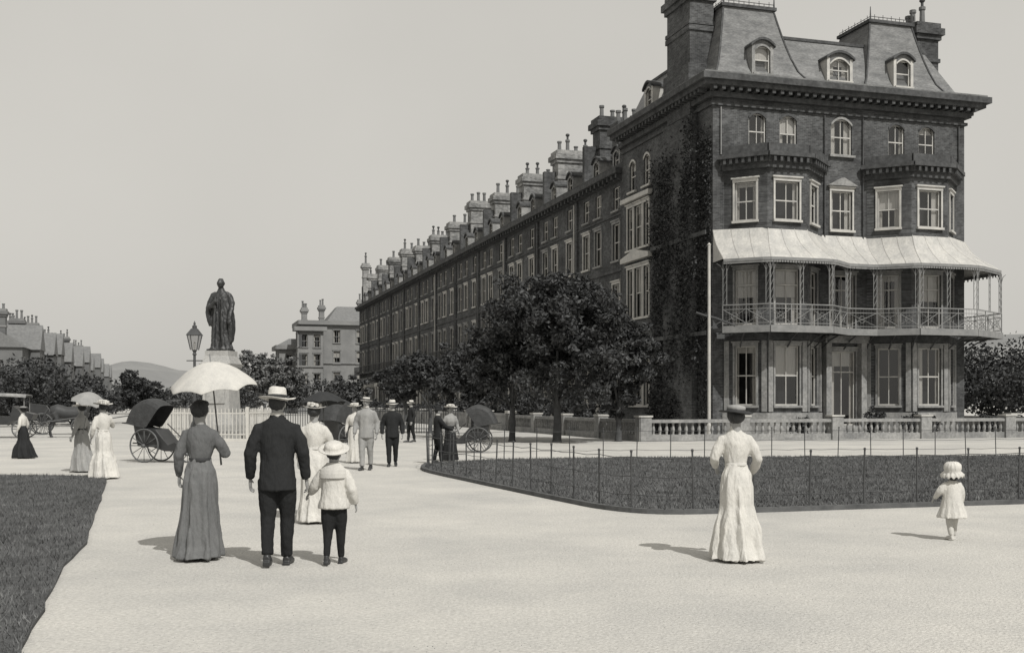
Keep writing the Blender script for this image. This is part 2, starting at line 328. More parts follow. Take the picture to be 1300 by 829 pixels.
# ------------------------------------------------------------ terrace
terr=empty('terraced_houses',(OX,OY,0),ANG)
mb=MB(); P_=8.3; NH=12; V0=11.52
for h in range(NH):
    v0=V0+h*P_; ww=Wall(mb,(0.35,v0+P_),(0.35,v0))
    ops=[]
    for c in (1.5,3.6,6.6): ops.append((c,1.0,13.1,14.5,'sash',None))
    for c in (1.5,3.6,6.6): ops.append((c,1.1,10.1,12.3,'sash',TR if random.random()<.45 else ST))
    for c in (1.5,3.6,6.6): ops.append((c,1.15,6.0,8.7,'french',TR if random.random()<.4 else ST))
    ops+= [(1.4,1.2,1.4,4.2,'sash',ST),(3.7,1.2,1.4,4.2,'sash',ST),(6.6,1.3,.4,3.4,'french',ST)]
    ww.panel(0,15.0,ops)
    ww.box(0,P_,4.9,5.15,.004,.12,ST); ww.box(0,P_,9.4,9.55,.004,.1,DT); ww.box(0,P_,12.75,12.85,.004,.08,DT)
    ww.box(0,P_,14.75,15.0,.004,.3,DT); ww.box(0,P_,15.0,15.3,-.3,.75,DT); ww.box(0,P_,15.3,15.75,-.3,.1,DT)
    for k in range(12): a=P_*(k+.5)/12; ww.box(a-.1,a+.1,14.75,14.999,.301,.62,DT)
    ww.box(P_-.35,P_,0,14.7,.004,.14,BR)
    mb.tube([ww.pt(P_-.55,0.1,.12),ww.pt(P_-.55,14.6,.12)],.055,6,TR if h in (1,3,6) else IR)
    ww.box(.6,7.6,5.6,5.75,.005,.95,DT)
    for k in range(24): a=.6+7.0*k/23; ww.box(a-.015,a+.015,5.75,6.6,.88,.91,IR)
    ww.box(.6,7.6,6.6,6.66,.86,.93,IR)
    ww.box(5.6,7.6,3.7,4.1,.01,1.7,TR)
    for a in (5.75,7.3): mb.lathe([(.17,0),(.17,.2),(.13,.3),(.12,3.4),(.18,3.55),(.18,3.7)],10,ww.pt(a+.05,0,1.5),TR)
    for c in (2.2,5.6):
        vv=v0+P_-c; dormer(mb,.75,vv,15.85,.8,1.0,True,ST)
mb.box(.3,12,V0+NH*P_,V0+NH*P_+.1,0,15.3,BR); mb.box(11.9,12,V0,V0+NH*P_,0,15.3,BR)
Wall(mb,(.35,V0+.001),(12,V0+.001)).panel(15,15.7,[])
mb.frus((.7,11.8,V0,V0+NH*P_),15.3,(2.6,9.8,V0,V0+NH*P_),18.0,SL)
chimney(mb,.9,2.3,14.2,15.3,15.4,18.7,3,BR,.9)
for h in range(NH):
    v=V0+h*P_+P_*.97; mb.box(.6,9,v-.2,v+.2,15.3,18.3,BR)
    wd_=random.choice([2.6,3.0,3.3]); chimney(mb,1.5,1.5+wd_,v-.65,v+.65,15.5,19.9+random.uniform(-.3,.7),random.choice([3,4,5]),CB if h!=0 else BR,.85)
    if h%2==1: chimney(mb,6.4,8.4,v-.5,v+.5,15.5,19.3,4,CB,.8)
chimney(mb,.7,1.5,V0+NH*P_-.9,V0+NH*P_,15,21.6,1)
mb.build('houses',BM,terr)
gw=empty('balustrade_wall',(OX,OY,0),ANG); mb=MB()
def balus(P0,P1,fine=True,top=.92):
    w=Wall(mb,P0,P1); w.box(0,w.L,0,.28,-.15,.15,ST); w.box(-.05,w.L+.05,top-.14,top,-.17,.17,ST)
    n=max(1,round(w.L/5))
    for i in range(n+1): a=w.L*i/n; w.box(a-.28,a+.28,0.001,top+.1,-.24,.24,ST); w.box(a-.32,a+.32,top+.1,top+.17,-.28,.28,TR)
    if fine:
        k=int(w.L/.3)
        for i in range(k):
            a=w.L*(i+.5)/k; c=w.pt(a,.28,0); mb.lathe([(.07,0),(.05,.05),(.085,.2),(.045,.4),(.07,.5)],6,c,ST)
    else: w.box(0,w.L,.28,top-.14,-.1,.1,ST)
balus((-6,-5.5),(17,-5.5)); balus((17,-5.5),(17,20),False); balus((-6,14),(-6,-5.5))
balus((-6,112),(-6,14),False,1.0)
mb.build('balustrade',BM,gw)
# ------------------------------------------------------------ far villa & left terrace
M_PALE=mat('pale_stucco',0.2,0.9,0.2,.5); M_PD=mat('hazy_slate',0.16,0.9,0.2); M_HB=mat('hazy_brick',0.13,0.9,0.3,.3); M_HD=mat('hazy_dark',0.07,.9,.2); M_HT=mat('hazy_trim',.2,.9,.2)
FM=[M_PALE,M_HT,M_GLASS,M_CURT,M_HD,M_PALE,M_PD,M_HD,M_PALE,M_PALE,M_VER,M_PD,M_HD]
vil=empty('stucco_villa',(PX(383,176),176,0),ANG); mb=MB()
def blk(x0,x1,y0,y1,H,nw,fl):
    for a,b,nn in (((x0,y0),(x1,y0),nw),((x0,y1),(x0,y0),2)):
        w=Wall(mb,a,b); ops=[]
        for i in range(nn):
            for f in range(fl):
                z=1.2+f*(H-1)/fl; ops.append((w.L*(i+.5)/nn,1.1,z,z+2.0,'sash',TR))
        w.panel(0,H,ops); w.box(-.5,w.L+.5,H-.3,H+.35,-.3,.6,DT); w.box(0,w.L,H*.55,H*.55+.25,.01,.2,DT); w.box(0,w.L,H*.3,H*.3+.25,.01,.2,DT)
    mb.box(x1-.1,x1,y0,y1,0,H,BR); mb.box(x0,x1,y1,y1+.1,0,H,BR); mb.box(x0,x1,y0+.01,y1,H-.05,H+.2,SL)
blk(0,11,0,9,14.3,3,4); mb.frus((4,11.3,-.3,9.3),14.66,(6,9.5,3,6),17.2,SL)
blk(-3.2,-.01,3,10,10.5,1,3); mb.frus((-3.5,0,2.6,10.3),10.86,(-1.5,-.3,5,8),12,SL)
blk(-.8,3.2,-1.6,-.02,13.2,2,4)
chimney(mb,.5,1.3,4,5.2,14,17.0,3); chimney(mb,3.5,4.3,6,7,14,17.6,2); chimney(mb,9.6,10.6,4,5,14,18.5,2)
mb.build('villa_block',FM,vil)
lt=empty('gabled_terrace',(-56,128,0),ANG); mb=MB()
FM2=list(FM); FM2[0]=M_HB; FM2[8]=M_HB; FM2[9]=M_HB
rl=random.Random(4)
for h in range(11):
    y=h*15.5; H=8.0+rl.choice([0,.5,1.2]); Lh=12.5
    w=Wall(mb,(0,y),(0,y+Lh)); ops=[(1.5+3.1*i,1.2,z,z+1.9,'sash',ST) for i in range(4) for z in (1.2,4.8)]
    w.panel(0,H,ops); Wall(mb,(-9,y),(0,y)).panel(0,H,[(3,1.2,4.6,6.4,'sash',ST),(6.2,1.2,4.6,6.4,'sash',ST)]); mb.box(-9,-8.9,y,y+Lh,0,H,BR)
    mb.hexa([(-9.3,y-.3,H),(-9.3,y+Lh,H),(.3,y+Lh,H),(.3,y-.3,H),(-4.6,y-.3,H+3.2),(-4.6,y+Lh,H+3.2),(-4.4,y+Lh,H+3.2),(-4.4,y-.3,H+3.2)],SL)
    gy=y+rl.choice([3,8.5]); mb.box(-.02,1.2,gy-2.4,gy+2.4,0,H+.3,BR)
    mb.add([(1.3,gy-2.7,H),(1.3,gy+2.7,H),(1.3,gy,H+3.1),(-4.3,gy-2.7,H),(-4.3,gy+2.7,H),(-4.3,gy,H+3.1)],[(0,1,2),(0,2,5,3),(1,4,5,2)],SL)
    chimney(mb,-3.4,-1.8,y+.2,y+1.2,H,H+4.4,3); chimney(mb,-5.6,-4.2,y+Lh-1.2,y+Lh-.2,H,H+4.6,3)
mb.build('gabled_houses',FM2,lt)
# ------------------------------------------------------------ ground
M_GROUND=mat('gravel_ground',0.4,0.95,0.1,0.25,bump=.25,bscale=30,fine=.07,fscale=14)
M_PATH=mat('pale_path',0.44,0.95,0.14,0.45,bump=.5,bscale=45,fine=.15,fscale=30)
M_GRASS=mat('grass_soil',0.075,0.95,0.3,1.2,bump=.5,bscale=25,fine=.35,fscale=18)
M_BLADE=mat('grass_blades',0.11,0.9,0.5,1.6,fine=.35,fscale=7)
def sheet(name,poly,z,m,thick=0):
    mb=MB(); n=len(poly); mb.add([(x,y,z) for x,y in poly],[tuple(range(n))],0)
    if thick:
        for i in range(n):
            a,b=poly[i],poly[(i+1)%n]; mb.quad((*a,z),(*b,z),(*b,z-thick),(*a,z-thick),0)
    return mb.build(name,[m])
sheet('ground',[(-2500,-60),(2500,-60),(2500,3500),(-2500,3500)],0,M_GROUND)
def smoothpoly(P,closed=True,n=4):
    out=[]; m=len(P)
    for i in range(m if closed else m-1):
        p0,p1,p2,p3=[Vector(P[(i+k)%m] if closed else P[min(max(i+k,0),m-1)]) for k in (-1,0,1,2)]
        for k in range(n):
            t=k/n; q=.5*((2*p1)+(p2-p0)*t+(2*p0-5*p1+4*p2-p3)*t*t+(3*p1-p0-3*p2+p3)*t**3); out.append((q.x,q.y))
    if not closed: out.append(tuple(P[-1]))
    return out
edgeL=smoothpoly([(-14,24.7),(-11.3,24.6),(-9.0,24.1),(-8.2,22.6),(-6.8,18.5),(-5.75,15.4),(-4.85,12.7),(-4.2,10.4),(-3.6,8.6),(-3.15,7.2),(-2.5,5.5),(-2,4)],False)
edgeL=[(x+.05*noise.noise(Vector((y*1.7,0,0))),y) for x,y in edgeL]
lawnL=[(-45,24.5)]+edgeL+[(-45,4)]
frontR=smoothpoly([(-2.2,29),(-2.05,26.4),(-.8,22.7),(.14,20.1),(.89,18.1),(1.45,16.8),(2.2,16.15),(3.5,16.4),(5.4,17),(8.1,17.8),(14,19.6),(30,24.2)],False)
backR=smoothpoly([(30,38),(15.3,33.9),(8,32.9),(3,32.4),(-.6,31.2),(-2.2,29.2)],False)
lawnR=frontR+backR
sheet('path',[(-70,3.9),(60,3.9),(60,45),(-8,47),(-70,60)],.004,M_PATH)
sheet('lawn',lawnL,.035,M_GRASS,.035); sheet('lawn.001',lawnR,.035,M_GRASS,.035)
M_KERB=mat('kerb_stone',0.09,0.9,0.35,4)
def kerb(name,P):
    mb=MB(); 
    for i in range(len(P)-1):
        w=Wall(mb,P[i],P[i+1]); w.box(-.01,w.L+.01,0,.075,-.05,.05,0)
    mb.build(name,[M_KERB])
kerb('kerb',frontR)
def inpoly(X,Y,P):
    r=np.zeros(len(X),bool); n=len(P); j=n-1
    for i in range(n):
        xi,yi=P[i];xj,yj=P[j]
        c=((yi>Y)!=(yj>Y))&(X<(xj-xi)*(Y-yi)/(yj-yi+1e-12)+xi); r^=c; j=i
    return r
def pebbles():
    n=5000; r2=np.random.default_rng(3); Y=4+r2.uniform(0,1,n)**1.6*24; X=(r2.uniform(-.5,.5,n))*Y*1.0
    k=~inpoly(X,Y,lawnL)&~inpoly(X,Y,lawnR); X=X[k];Y=Y[k]; vs=[];fs=[]
    for x,y in zip(X,Y):
        s=random.uniform(.003,.008); o=len(vs); a=random.random()*6
        for q in range(4): vs.append((x+s*math.cos(a+q*1.57),y+s*math.sin(a+q*1.57),.003))
        vs.append((x,y,.004+s*.8)); fs+=[(o+q,o+(q+1)%4,o+4) for q in range(4)]
    me=bpy.data.meshes.new('path_pebbles'); me.from_pydata(vs,[],fs); me.materials.append(mat('pebble',.28,.9,.5,.8)); ob=bpy.data.objects.new('path_pebbles',me); scene.collection.objects.link(ob)
pebbles()
def blades(name,poly,N,bx,h,wd):
    X=rng.uniform(bx[0],bx[1],N);Y=bx[2]+(bx[3]-bx[2])*rng.uniform(0,1,N)**1.3
    k=inpoly(X,Y,poly)&(np.abs(X)<Y*.5+.5); X=X[k];Y=Y[k];n=len(X)
    a=rng.uniform(0,2*math.pi,n); hh=h*rng.uniform(.5,1.3,n); lx=rng.normal(0,.45,n)*hh; ly=rng.normal(0,.45,n)*hh
    V=np.zeros((n,3,3)); V[:,0]=np.stack([X-np.cos(a)*wd,Y-np.sin(a)*wd,np.full(n,.03)],1); V[:,1]=np.stack([X+np.cos(a)*wd,Y+np.sin(a)*wd,np.full(n,.03)],1)
    V[:,2]=np.stack([X+lx,Y+ly,.03+hh],1)
    me=bpy.data.meshes.new(name); me.from_pydata(V.reshape(-1,3).tolist(),[],np.arange(n*3).reshape(-1,3).tolist()); me.materials.append(M_BLADE)
    o=bpy.data.objects.new(name,me); scene.collection.objects.link(o)
blades('grass',lawnL,170000,(-14,-2,4,25),.055,.006); blades('grass.001',lawnR,150000,(-3,20,16,35),.06,.01)
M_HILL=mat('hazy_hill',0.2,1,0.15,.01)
def hill(name,cx,cy,wx,wy,h):
    mb=MB(); n=24; vs=[];fs=[]
    for i in range(n+1):
        for j in range(n+1):
            x=i/n*2-1;y=j/n*2-1; r=max(0,1-x*x)*max(0,1-y*y)
            vs.append((cx+x*wx,cy+y*wy,h*r**.8*(1+.35*noise.noise(Vector((x*2.2+cx,y*2,0))))-1))
    for i in range(n):
        for j in range(n): a=i*(n+1)+j; fs.append((a,a+1,a+n+2,a+n+1))
    mb.add(vs,fs); mb.build(name,[M_HILL],smooth=True)
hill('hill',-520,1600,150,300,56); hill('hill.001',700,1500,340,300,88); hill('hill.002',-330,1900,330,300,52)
# ------------------------------------------------------------ trees
def leafmat(name,v):
    m=bpy.data.materials.new(name); m.use_nodes=True; nt=m.node_tree; N=nt.nodes; L=nt.links; b=N['Principled BSDF']
    b.inputs['Roughness'].default_value=.7; b.inputs['Specular IOR Level'].default_value=.2
    ge=N.new('ShaderNodeNewGeometry'); n1=N.new('ShaderNodeTexNoise'); n1.inputs['Scale'].default_value=1.3; tc=N.new('ShaderNodeTexCoord'); L.new(tc.outputs['Object'],n1.inputs['Vector'])
    ad=N.new('ShaderNodeMath'); ad.operation='ADD'; L.new(ge.outputs['Random Per Island'],ad.inputs[0]); L.new(n1.outputs['Fac'],ad.inputs[1])
    r=N.new('ShaderNodeValToRGB'); r.color_ramp.elements[0].position=.4; r.color_ramp.elements[1].position=1.0
    r.color_ramp.elements[0].color=g(v*.6); r.color_ramp.elements[1].color=g(v*1.8)
    hf=N.new('ShaderNodeMath'); hf.operation='MULTIPLY'; hf.inputs[1].default_value=.68; L.new(ad.outputs[0],hf.inputs[0])
    L.new(hf.outputs[0],r.inputs[0]); L.new(r.outputs[0],b.inputs['Base Color'])
    return m
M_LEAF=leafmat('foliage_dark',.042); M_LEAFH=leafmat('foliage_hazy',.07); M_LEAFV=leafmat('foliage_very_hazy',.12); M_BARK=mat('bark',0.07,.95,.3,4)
def leafquads(name,c,ls,leaf,rg,asp=.5):
    n=len(c)
    a=rg.normal(0,1,(n,3)); a/=np.linalg.norm(a,axis=1)[:,None]; b=np.cross(a,rg.normal(0,1,(n,3))); b/=np.linalg.norm(b,axis=1)[:,None]
    s=(ls*rg.uniform(.6,1.4,n))[:,None]
    V=np.stack([c-a*s,c+b*s*asp,c+a*s,c-b*s*asp],1).reshape(-1,3)
    me=bpy.data.meshes.new(name); me.from_pydata(V.tolist(),[],np.arange(n*4).reshape(-1,4).tolist()); me.materials.append(leaf)
    o=bpy.data.objects.new(name,me); scene.collection.objects.link(o); return o
def tree(name,x,y,H,R,tr=.3,ncl=260,nl=70,ls=.11,leaf=None,seed=1):
    rg=np.random.default_rng(seed); rd=random.Random(seed)
    e=empty(name,(x,y,0)); zb=H*tr; cz=(H+zb)/2; rz=(H-zb)/2
    C=[]
    L=[(rd.uniform(-.5,.5)*R,rd.uniform(-.5,.5)*R,cz+rd.uniform(-.35,.55)*rz,rd.uniform(.42,.7)) for _ in range(9)]
    while len(C)<ncl:
        l=rd.choice(L); d=Vector((rd.gauss(0,1),rd.gauss(0,1),rd.gauss(0,1))).normalized()*(rd.uniform(.45,1.1)*l[3])
        p=(l[0]+d.x*R,l[1]+d.y*R,l[2]+d.z*rz)
        if p[2]<zb*.8 or p[2]>H: continue
        C.append(p)
    C=np.array(C); cs=rg.uniform(.1,.27,len(C))*min(R,3)*.62
    n=len(C)*nl; d=rg.normal(0,1,(n,3)); d/=np.linalg.norm(d,axis=1)[:,None]; rr=rg.uniform(.2,1.25,n)**.6
    c=np.repeat(C,nl,0)+d*(rr*np.repeat(cs,nl))[:,None]*np.array([1.15,1.15,.75])
    o=leafquads('crown',c,ls,leaf or M_LEAF,rg); o.parent=e
    mb=MB(); th=max(zb*1.15,H*.2); r0=H*.024
    mb.tube([(0,0,-.05),(0,0,.1),(.03,.0,th*.5),(.0,.05,th),(0.05,0,(th+cz)/2),(0,0,H*.8)],[r0*1.5,r0*1.15,r0,r0*.85,r0*.6,r0*.15],8)
    for k in range(9):
        q=C[rd.randrange(len(C))]; zz=th*(.8+.5*rd.random()); m_=((q[0])*.45,(q[1])*.45,(zz*.5+q[2]*.5))
        mb.tube([(0,0,zz),m_,tuple(q)],[r0*.5,r0*.32,r0*.08],6)
    mb.build('trunk_and_limbs',[M_BARK],e,True)
    return e
tree('street_tree',PX(707,46),46,6.75,3.4,.2,620,80,.095,seed=3)
tree('street_tree',PX(650,47),47,5.0,2.0,.28,220,70,.095,seed=4)
tree('street_tree',PX(600,52),52,4.5,2.0,.3,220,70,.10,seed=5)
tree('street_tree',PX(546,60),60,4.4,2.0,.3,190,60,.11,seed=6)
tree('street_tree',PX(515,72),72,4.3,1.9,.3,160,60,.12,seed=16)
tree('street_tree',PX(785,47),47,5.2,1.7,.2,210,70,.10,seed=17)
tree('street_tree',PX(187,92),92,4.2,2.3,.08,200,60,.12,seed=8)
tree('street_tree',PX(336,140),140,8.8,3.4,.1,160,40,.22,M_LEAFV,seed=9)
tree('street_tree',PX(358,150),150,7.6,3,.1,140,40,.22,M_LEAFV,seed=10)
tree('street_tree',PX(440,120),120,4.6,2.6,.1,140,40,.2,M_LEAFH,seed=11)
def mass(name,spots,leaf,ls,seed,nl=40):
    rg=np.random.default_rng(seed); Cs=[]
    for (x,y,r,h) in spots:
        k=26; d=rg.normal(0,1,(k,3)); d/=np.linalg.norm(d,axis=1)[:,None]
        Cs.append(np.array([x,y,h*.55])+d*np.array([r,r,h*.42])*rg.uniform(.5,1.05,(k,1)))
    C=np.concatenate(Cs); n=len(C)*nl; d=rg.normal(0,1,(n,3)); d/=np.linalg.norm(d,axis=1)[:,None]
    sz=np.repeat(np.repeat([min(s[2],s[3]*.5) for s in spots],26)*.33,nl)[:,None]
    c=np.repeat(C,nl,0)+d*sz*rg.uniform(.3,1.1,(n,1)); c[:,2]=np.maximum(c[:,2],.05)
    leafquads(name,c,ls,leaf,rg,.6)
rd=random.Random(5)
mass('distant_trees',[(PX(px,D),D,rd.uniform(1.8,3.0),rd.uniform(2.8,4.6)+(1.0 if px<60 else 0)) for px,D in [(p,rd.uniform(75,95)) for p in range(-60,128,12)]],M_LEAF,.14,1,60)
mass('distant_trees.001',[(PX(px,D),D,rd.uniform(3,4.5),rd.uniform(3.5,5.0)*(1 if px<300 else 1.3)) for px,D in [(p,rd.uniform(150,200)) for p in range(95,460,14)]],M_LEAFH,.22,2)
mass('distant_trees.002',[(PX(px,D),D,rd.uniform(2.5,3.5),rd.uniform(4.6,5.6)) for px,D in [(p,rd.uniform(66,76)) for p in range(1245,1420,18)]],M_LEAF,.12,3,90)
mass('garden_shrubs',[(*loc2w(-4.6+rd.uniform(-.6,.8),v),rd.uniform(.8,1.3),rd.uniform(1.4,2.6)) for v in range(4,105,3)],M_LEAF,.11,4,36)
mass('garden_shrubs.001',[(*loc2w(u,-4.3),.5,rd.uniform(.9,1.4)) for u in (2.2,6,8.1,9,12.2)],M_LEAF,.06,14,50)
rg=np.random.default_rng(22); pts=[]
for _ in range(200):
    v=rg.uniform(.2,7.0); z=rg.uniform(.0,1)*15.4; k=150
    if noise.noise(Vector((v*.5,z*.3,0)))<-.16: continue
    off=-.36 if 1.6<v<5.0 else -.02
    p=np.stack([off-np.abs(rg.normal(0,.07,k)),v+rg.normal(0,.45,k),z+rg.normal(0,.6,k)],1); pts.append(p)
pts=np.concatenate(pts); pts=pts[(pts[:,1]>.05)&(pts[:,2]>0)&(pts[:,2]<15.9)]
iv=leafquads('climbing_ivy',pts,.08,M_LEAF,rg); iv.location=(OX,OY,0); iv.rotation_euler=(0,0,ANG)
# ------------------------------------------------------------ iron fence
M_FEN=mat('fence_iron',0.06,.6,.3,5)
mb=MB()
def fence(P,sp=1.0,H=.88):
    L=[0]
    for i in range(len(P)-1): L.append(L[-1]+math.dist(P[i],P[i+1]))
    def at(s):
        for i in range(len(P)-1):
            if s<=L[i+1]: t=(s-L[i])/(L[i+1]-L[i]); return (P[i][0]*(1-t)+P[i+1][0]*t,P[i][1]*(1-t)+P[i+1][1]*t)
        return P[-1]
    n=int(L[-1]/sp); Q=[at(L[-1]*i/n) for i in range(n+1)]
    for q in Q:
        dx=random.gauss(0,.018); h=H+random.uniform(-.02,.03); mb.tube([(q[0],q[1],0),(q[0]+dx,q[1],h)],.014,6,0); mb.ell((q[0]+dx,q[1],h+.012),(.022,.022,.028),4,0)
    for z in (.25,.52,.8):
        R_=[]
        for i in range(len(Q)):
            R_.append((Q[i][0],Q[i][1],z+.015*random.random()))
            if i<len(Q)-1: R_.append(((Q[i][0]+Q[i+1][0])/2,(Q[i][1]+Q[i+1][1])/2,z-.012))
        mb.tube(R_,.006,4,0)
fence([(x+.12 if y>17 and x<3 else x,y+.1) for x,y in frontR],.95)
fence([(x,y-.1) for x,y in backR],1.0); mb.build('lawn_fence',[M_FEN])
# ------------------------------------------------------------ bath chairs / carriages
M_COACH=mat('coach_black',0.03,.4,.3,3,spec=.5); M_HOOD=mat('hood_leather',0.045,.6,.3,6,bump=.3); M_WHEEL=mat('wheel_paint',0.1,.5,.2); M_WOOD=mat('wicker',.16,.8,.3,20)
def wheel(mb,c,r,axis='y',n=12,t=.022,mi=0):
    N_=28
    ring_=[(c[0]+r*math.cos(2*math.pi*k/N_),c[1],c[2]+r*math.sin(2*math.pi*k/N_)) for k in range(N_)]
    mb.tube(ring_,t,6,mi,closed=True)
    mb.tube([(c[0],c[1]-.07,c[2]),(c[0],c[1]+.07,c[2])],.045,8,mi)
    for k in range(n): a=2*math.pi*k/n; mb.tube([c,(c[0]+r*math.cos(a),c[1],c[2]+r*math.sin(a))],t*.45,4,mi)
def bath_chair(x,y,rz,s=1.0):
    e=empty('bath_chair',(x,y,0),rz); e.scale=(s,s,s)
    mb=MB(); 
    for yy in (-.36,.36): wheel(mb,(-.1,yy,.44),.42)
    wheel(mb,(.95,0,.22),.2,n=8); mb.tube([(-.1,-.36,.44),(-.1,.36,.44)],.02,6)
    mb.build('wheels',[M_WHEEL],e,True)
    mb=MB(); prof=[(-.42,.62),(-.36,.42),(.1,.4),(.45,.3),(.85,.3),(.92,.5),(.8,.52),(.6,.45),(.42,.62),(.2,.86),(-.2,.9),(-.5,1.02)]
    R=[]
    for yy,k in ((-.3,.94),(-.27,1),(.27,1),(.3,.94)): R.append([(.1+(a-.1)*k,yy,.55+(b-.55)*k) for a,b in prof])
    mb.rings(R); mb.tube([(.95,-.06,.2),(.9,-.04,.45),(.8,0,.62),(.35,0,1.0)],.015,6); mb.box(-.3,.3,-.25,.25,.62,.74)
    mb.tube([(-.5,-.25,.98),(-.85,-.25,1.02),(-.85,.25,1.02),(-.5,.25,.98)],.016,6)
    for yy in (-.28,.28): mb.tube([(-.5,yy,.5),(-.1,yy*1.2,.5),(.4,yy,.38)],.018,5)
    mb.build('body',[M_COACH],e,False)
    mb=MB(); R=[]; n=13
    for i in range(n):
        a=math.radians(168-118*i/(n-1)); rr=.79+(.02 if i%4==0 else 0)
        cx,cz=-.08+rr*math.cos(a)*.85,.85+rr*math.sin(a)
        R.append([(-.08+(cx+.08)*q,yy,.88+(cz-.88)*q) for yy,q in ((-.34,.05),(-.345,.3),(-.345,.6),(-.335,.82),(-.29,.94),(-.2,.985),(0,1.0),(.2,.985),(.29,.94),(.335,.82),(.345,.6),(.345,.3),(.34,.05))])
    for i in range(n-1):
        for j in range(12): mb.quad(R[i][j],R[i+1][j],R[i+1][j+1],R[i][j+1])
    o=mb.build('hood',[M_HOOD],e,True)
bath_chair(PX(198,30.5),30.5,math.radians(-18),1.05)
bath_chair(PX(432,36),36,math.radians(60),1.05)
bath_chair(PX(604,36),36.5,math.radians(175),.95)
def carriage(name,x,y,rz,canopy=True):
    e=empty(name,(x,y,0),rz); mb=MB()
    for yy in (-.7,.7): wheel(mb,(-.8,yy,.55),.53,t=.03,n=14); wheel(mb,(1.0,yy,.42),.4,t=.03)
    mb.tube([(-.8,-.7,.55),(-.8,.7,.55)],.03); mb.tube([(1,-.7,.42),(1,.7,.42)],.03); mb.tube([(1.2,-.3,.6),(3.4,-.32,.95)],.025); mb.tube([(1.2,.3,.6),(3.4,.32,.95)],.025)
    mb.build('wheels_and_shafts',[M_WHEEL],e,True)
    mb=MB(); prof=[(-1.4,1.15),(-1.3,.75),(-.6,.62),(.3,.62),(.6,.8),(1.4,.85),(1.5,1.1),(.9,1.25),(.6,1.5),(.5,1.0),(-.3,1.0),(-.6,1.5),(-1.4,1.6)]
    mb.rings([[(a,yy,b) for a,b in prof] for yy in (-.58,.58)])
    mb.build('body',[M_COACH],e)
    if canopy:
        mb=MB()
        A_=[-1.2+2.4*k/8 for k in range(9)]
        mb.rings([[(a,yy,1.95+.12*math.cos(a*.9)-(.1 if abs(yy)>.7 else 0)) for a in A_]+[(a,yy,1.9+.12*math.cos(a*.9)-(.1 if abs(yy)>.7 else 0)) for a in A_[::-1]] for yy in (-.75,-.6,0,.6,.75)])
        for a in (-1.1,1.1):
            for yy in (-.6,.6): mb.tube([(a,yy,1.1),(a,yy,1.98)],.02,5)
        mb.build('canopy',[M_STONE],e)
    return e
carriage('canopied_carriage',PX(2,52),52,math.radians(12))
carriage('open_carriage',PX(75,58),58,math.radians(20),False)
M_HORSE=mat('horse_coat',.05,.6,.25,3)
def horse(x,y,rz):
    e=empty('horse',(x,y,0),rz); mb=MB()
    mb.tube([(-.85,0,1.25),(-.6,0,1.28),(-.2,0,1.15),(.25,0,1.14),(.6,0,1.2),(.78,0,1.25)],[.2,.3,.3,.31,.29,.2],14)
    mb.tube([(.6,0,1.3),(.85,0,1.6),(1.02,0,1.88)],[.26,.17,.12],12); mb.tube([(.98,0,1.95),(1.2,0,1.78),(1.42,0,1.55),(1.47,0,1.5)],[.11,.12,.075,.06],10)
    for s in (-.05,.05): mb.tube([(.98,s,2.0),(1.0,s*1.3,2.14)],[.035,.008],6)
    for s,ph in ((-.16,0),(.16,.12)):
        mb.tube([(.6,s,1.15),(.6+ph,s,.72),(.6+ph*1.3,s,.4),(.6+ph,s,.12),(.66+ph,s,.02)],[.13,.075,.045,.04,.065],8)
        mb.tube([(-.7,s,1.15),(-.55-ph,s,.85),(-.85-ph,s,.52),(-.8-ph,s,.12),(-.74-ph,s,.02)],[.19,.12,.05,.04,.065],8)
    mb.tube([(-.95,0,1.35),(-1.12,0,1.1),(-1.1,0,.65)],[.04,.07,.03],8)
    mb.build('horse_body',[M_HORSE],e,voxel=.03)
a=math.radians(12); horse(PX(2,52)+3.0*math.cos(a),52+3.0*math.sin(a),a)
# ------------------------------------------------------------ lamp post, statue
def lamp(x,y,H=4.7):
    e=empty('street_lamp',(x,y,0)); mb=MB()
    mb.lathe([(.2,0),(.2,.25),(.15,.35),(.13,.7),(.16,.75),(.08,.95),(.065,1.2),(.05,H-1.15),(.09,H-1.12),(.05,H-1.05),(.1,H-.95)],12)
    mb.tube([(-.3,0,H-1.35),(.3,0,H-1.35)],.02,6)
    for sx,sy in ((1,1),(1,-1),(-1,-1),(-1,1)): mb.tube([(sx*.12,sy*.12,H-.95),(sx*.22,sy*.22,H-.4)],.018,5)
    mb.frus((-.26,.26,-.26,.26),H-.4,(-.1,.1,-.1,.1),H-.15); mb.lathe([(.09,H-.15),(.09,H-.05),(.03,H),(.05,H+.04),(.0,H+.15)],8)
    mb.build('post_and_frame',[M_IRON],e)
    mb=MB(); mb.frus((-.12,.12,-.12,.12),H-.94,(-.215,.215,-.215,.215),H-.41); mb.build('lantern_glass',[M_GLASS],e)
    mb=MB(); mb.lathe([(.02,H-.95),(.04,H-.75),(.03,H-.65)],8); mb.build('gas_mantle',[M_TRIM],e)
lamp(PX(247,42),42,4.55)
M_BRONZE=mat('bronze',0.028,.5,.4,2,bump=.3,spec=.6); M_GRAN=mat('pedestal_granite',0.33,.6,.15,3,fine=.15,fscale=14)
sx,sy=PX(281,50),50.0
st=empty('bronze_statue_on_pedestal',(sx,sy,0),math.radians(-8))
mb=MB()
for i,(h0,h1,r) in enumerate(((0,.22,1.55),(.22,.44,1.3),(.44,.66,1.05))): mb.box(-r,r,-r,r,h0,h1)
mb.frus((-.88,.88,-.88,.88),.66,(-.76,.76,-.76,.76),1.15); mb.box(-.7,.7,-.7,.7,1.15,1.35)
mb.frus((-.64,.64,-.64,.64),1.35,(-.56,.56,-.56,.56),3.05)
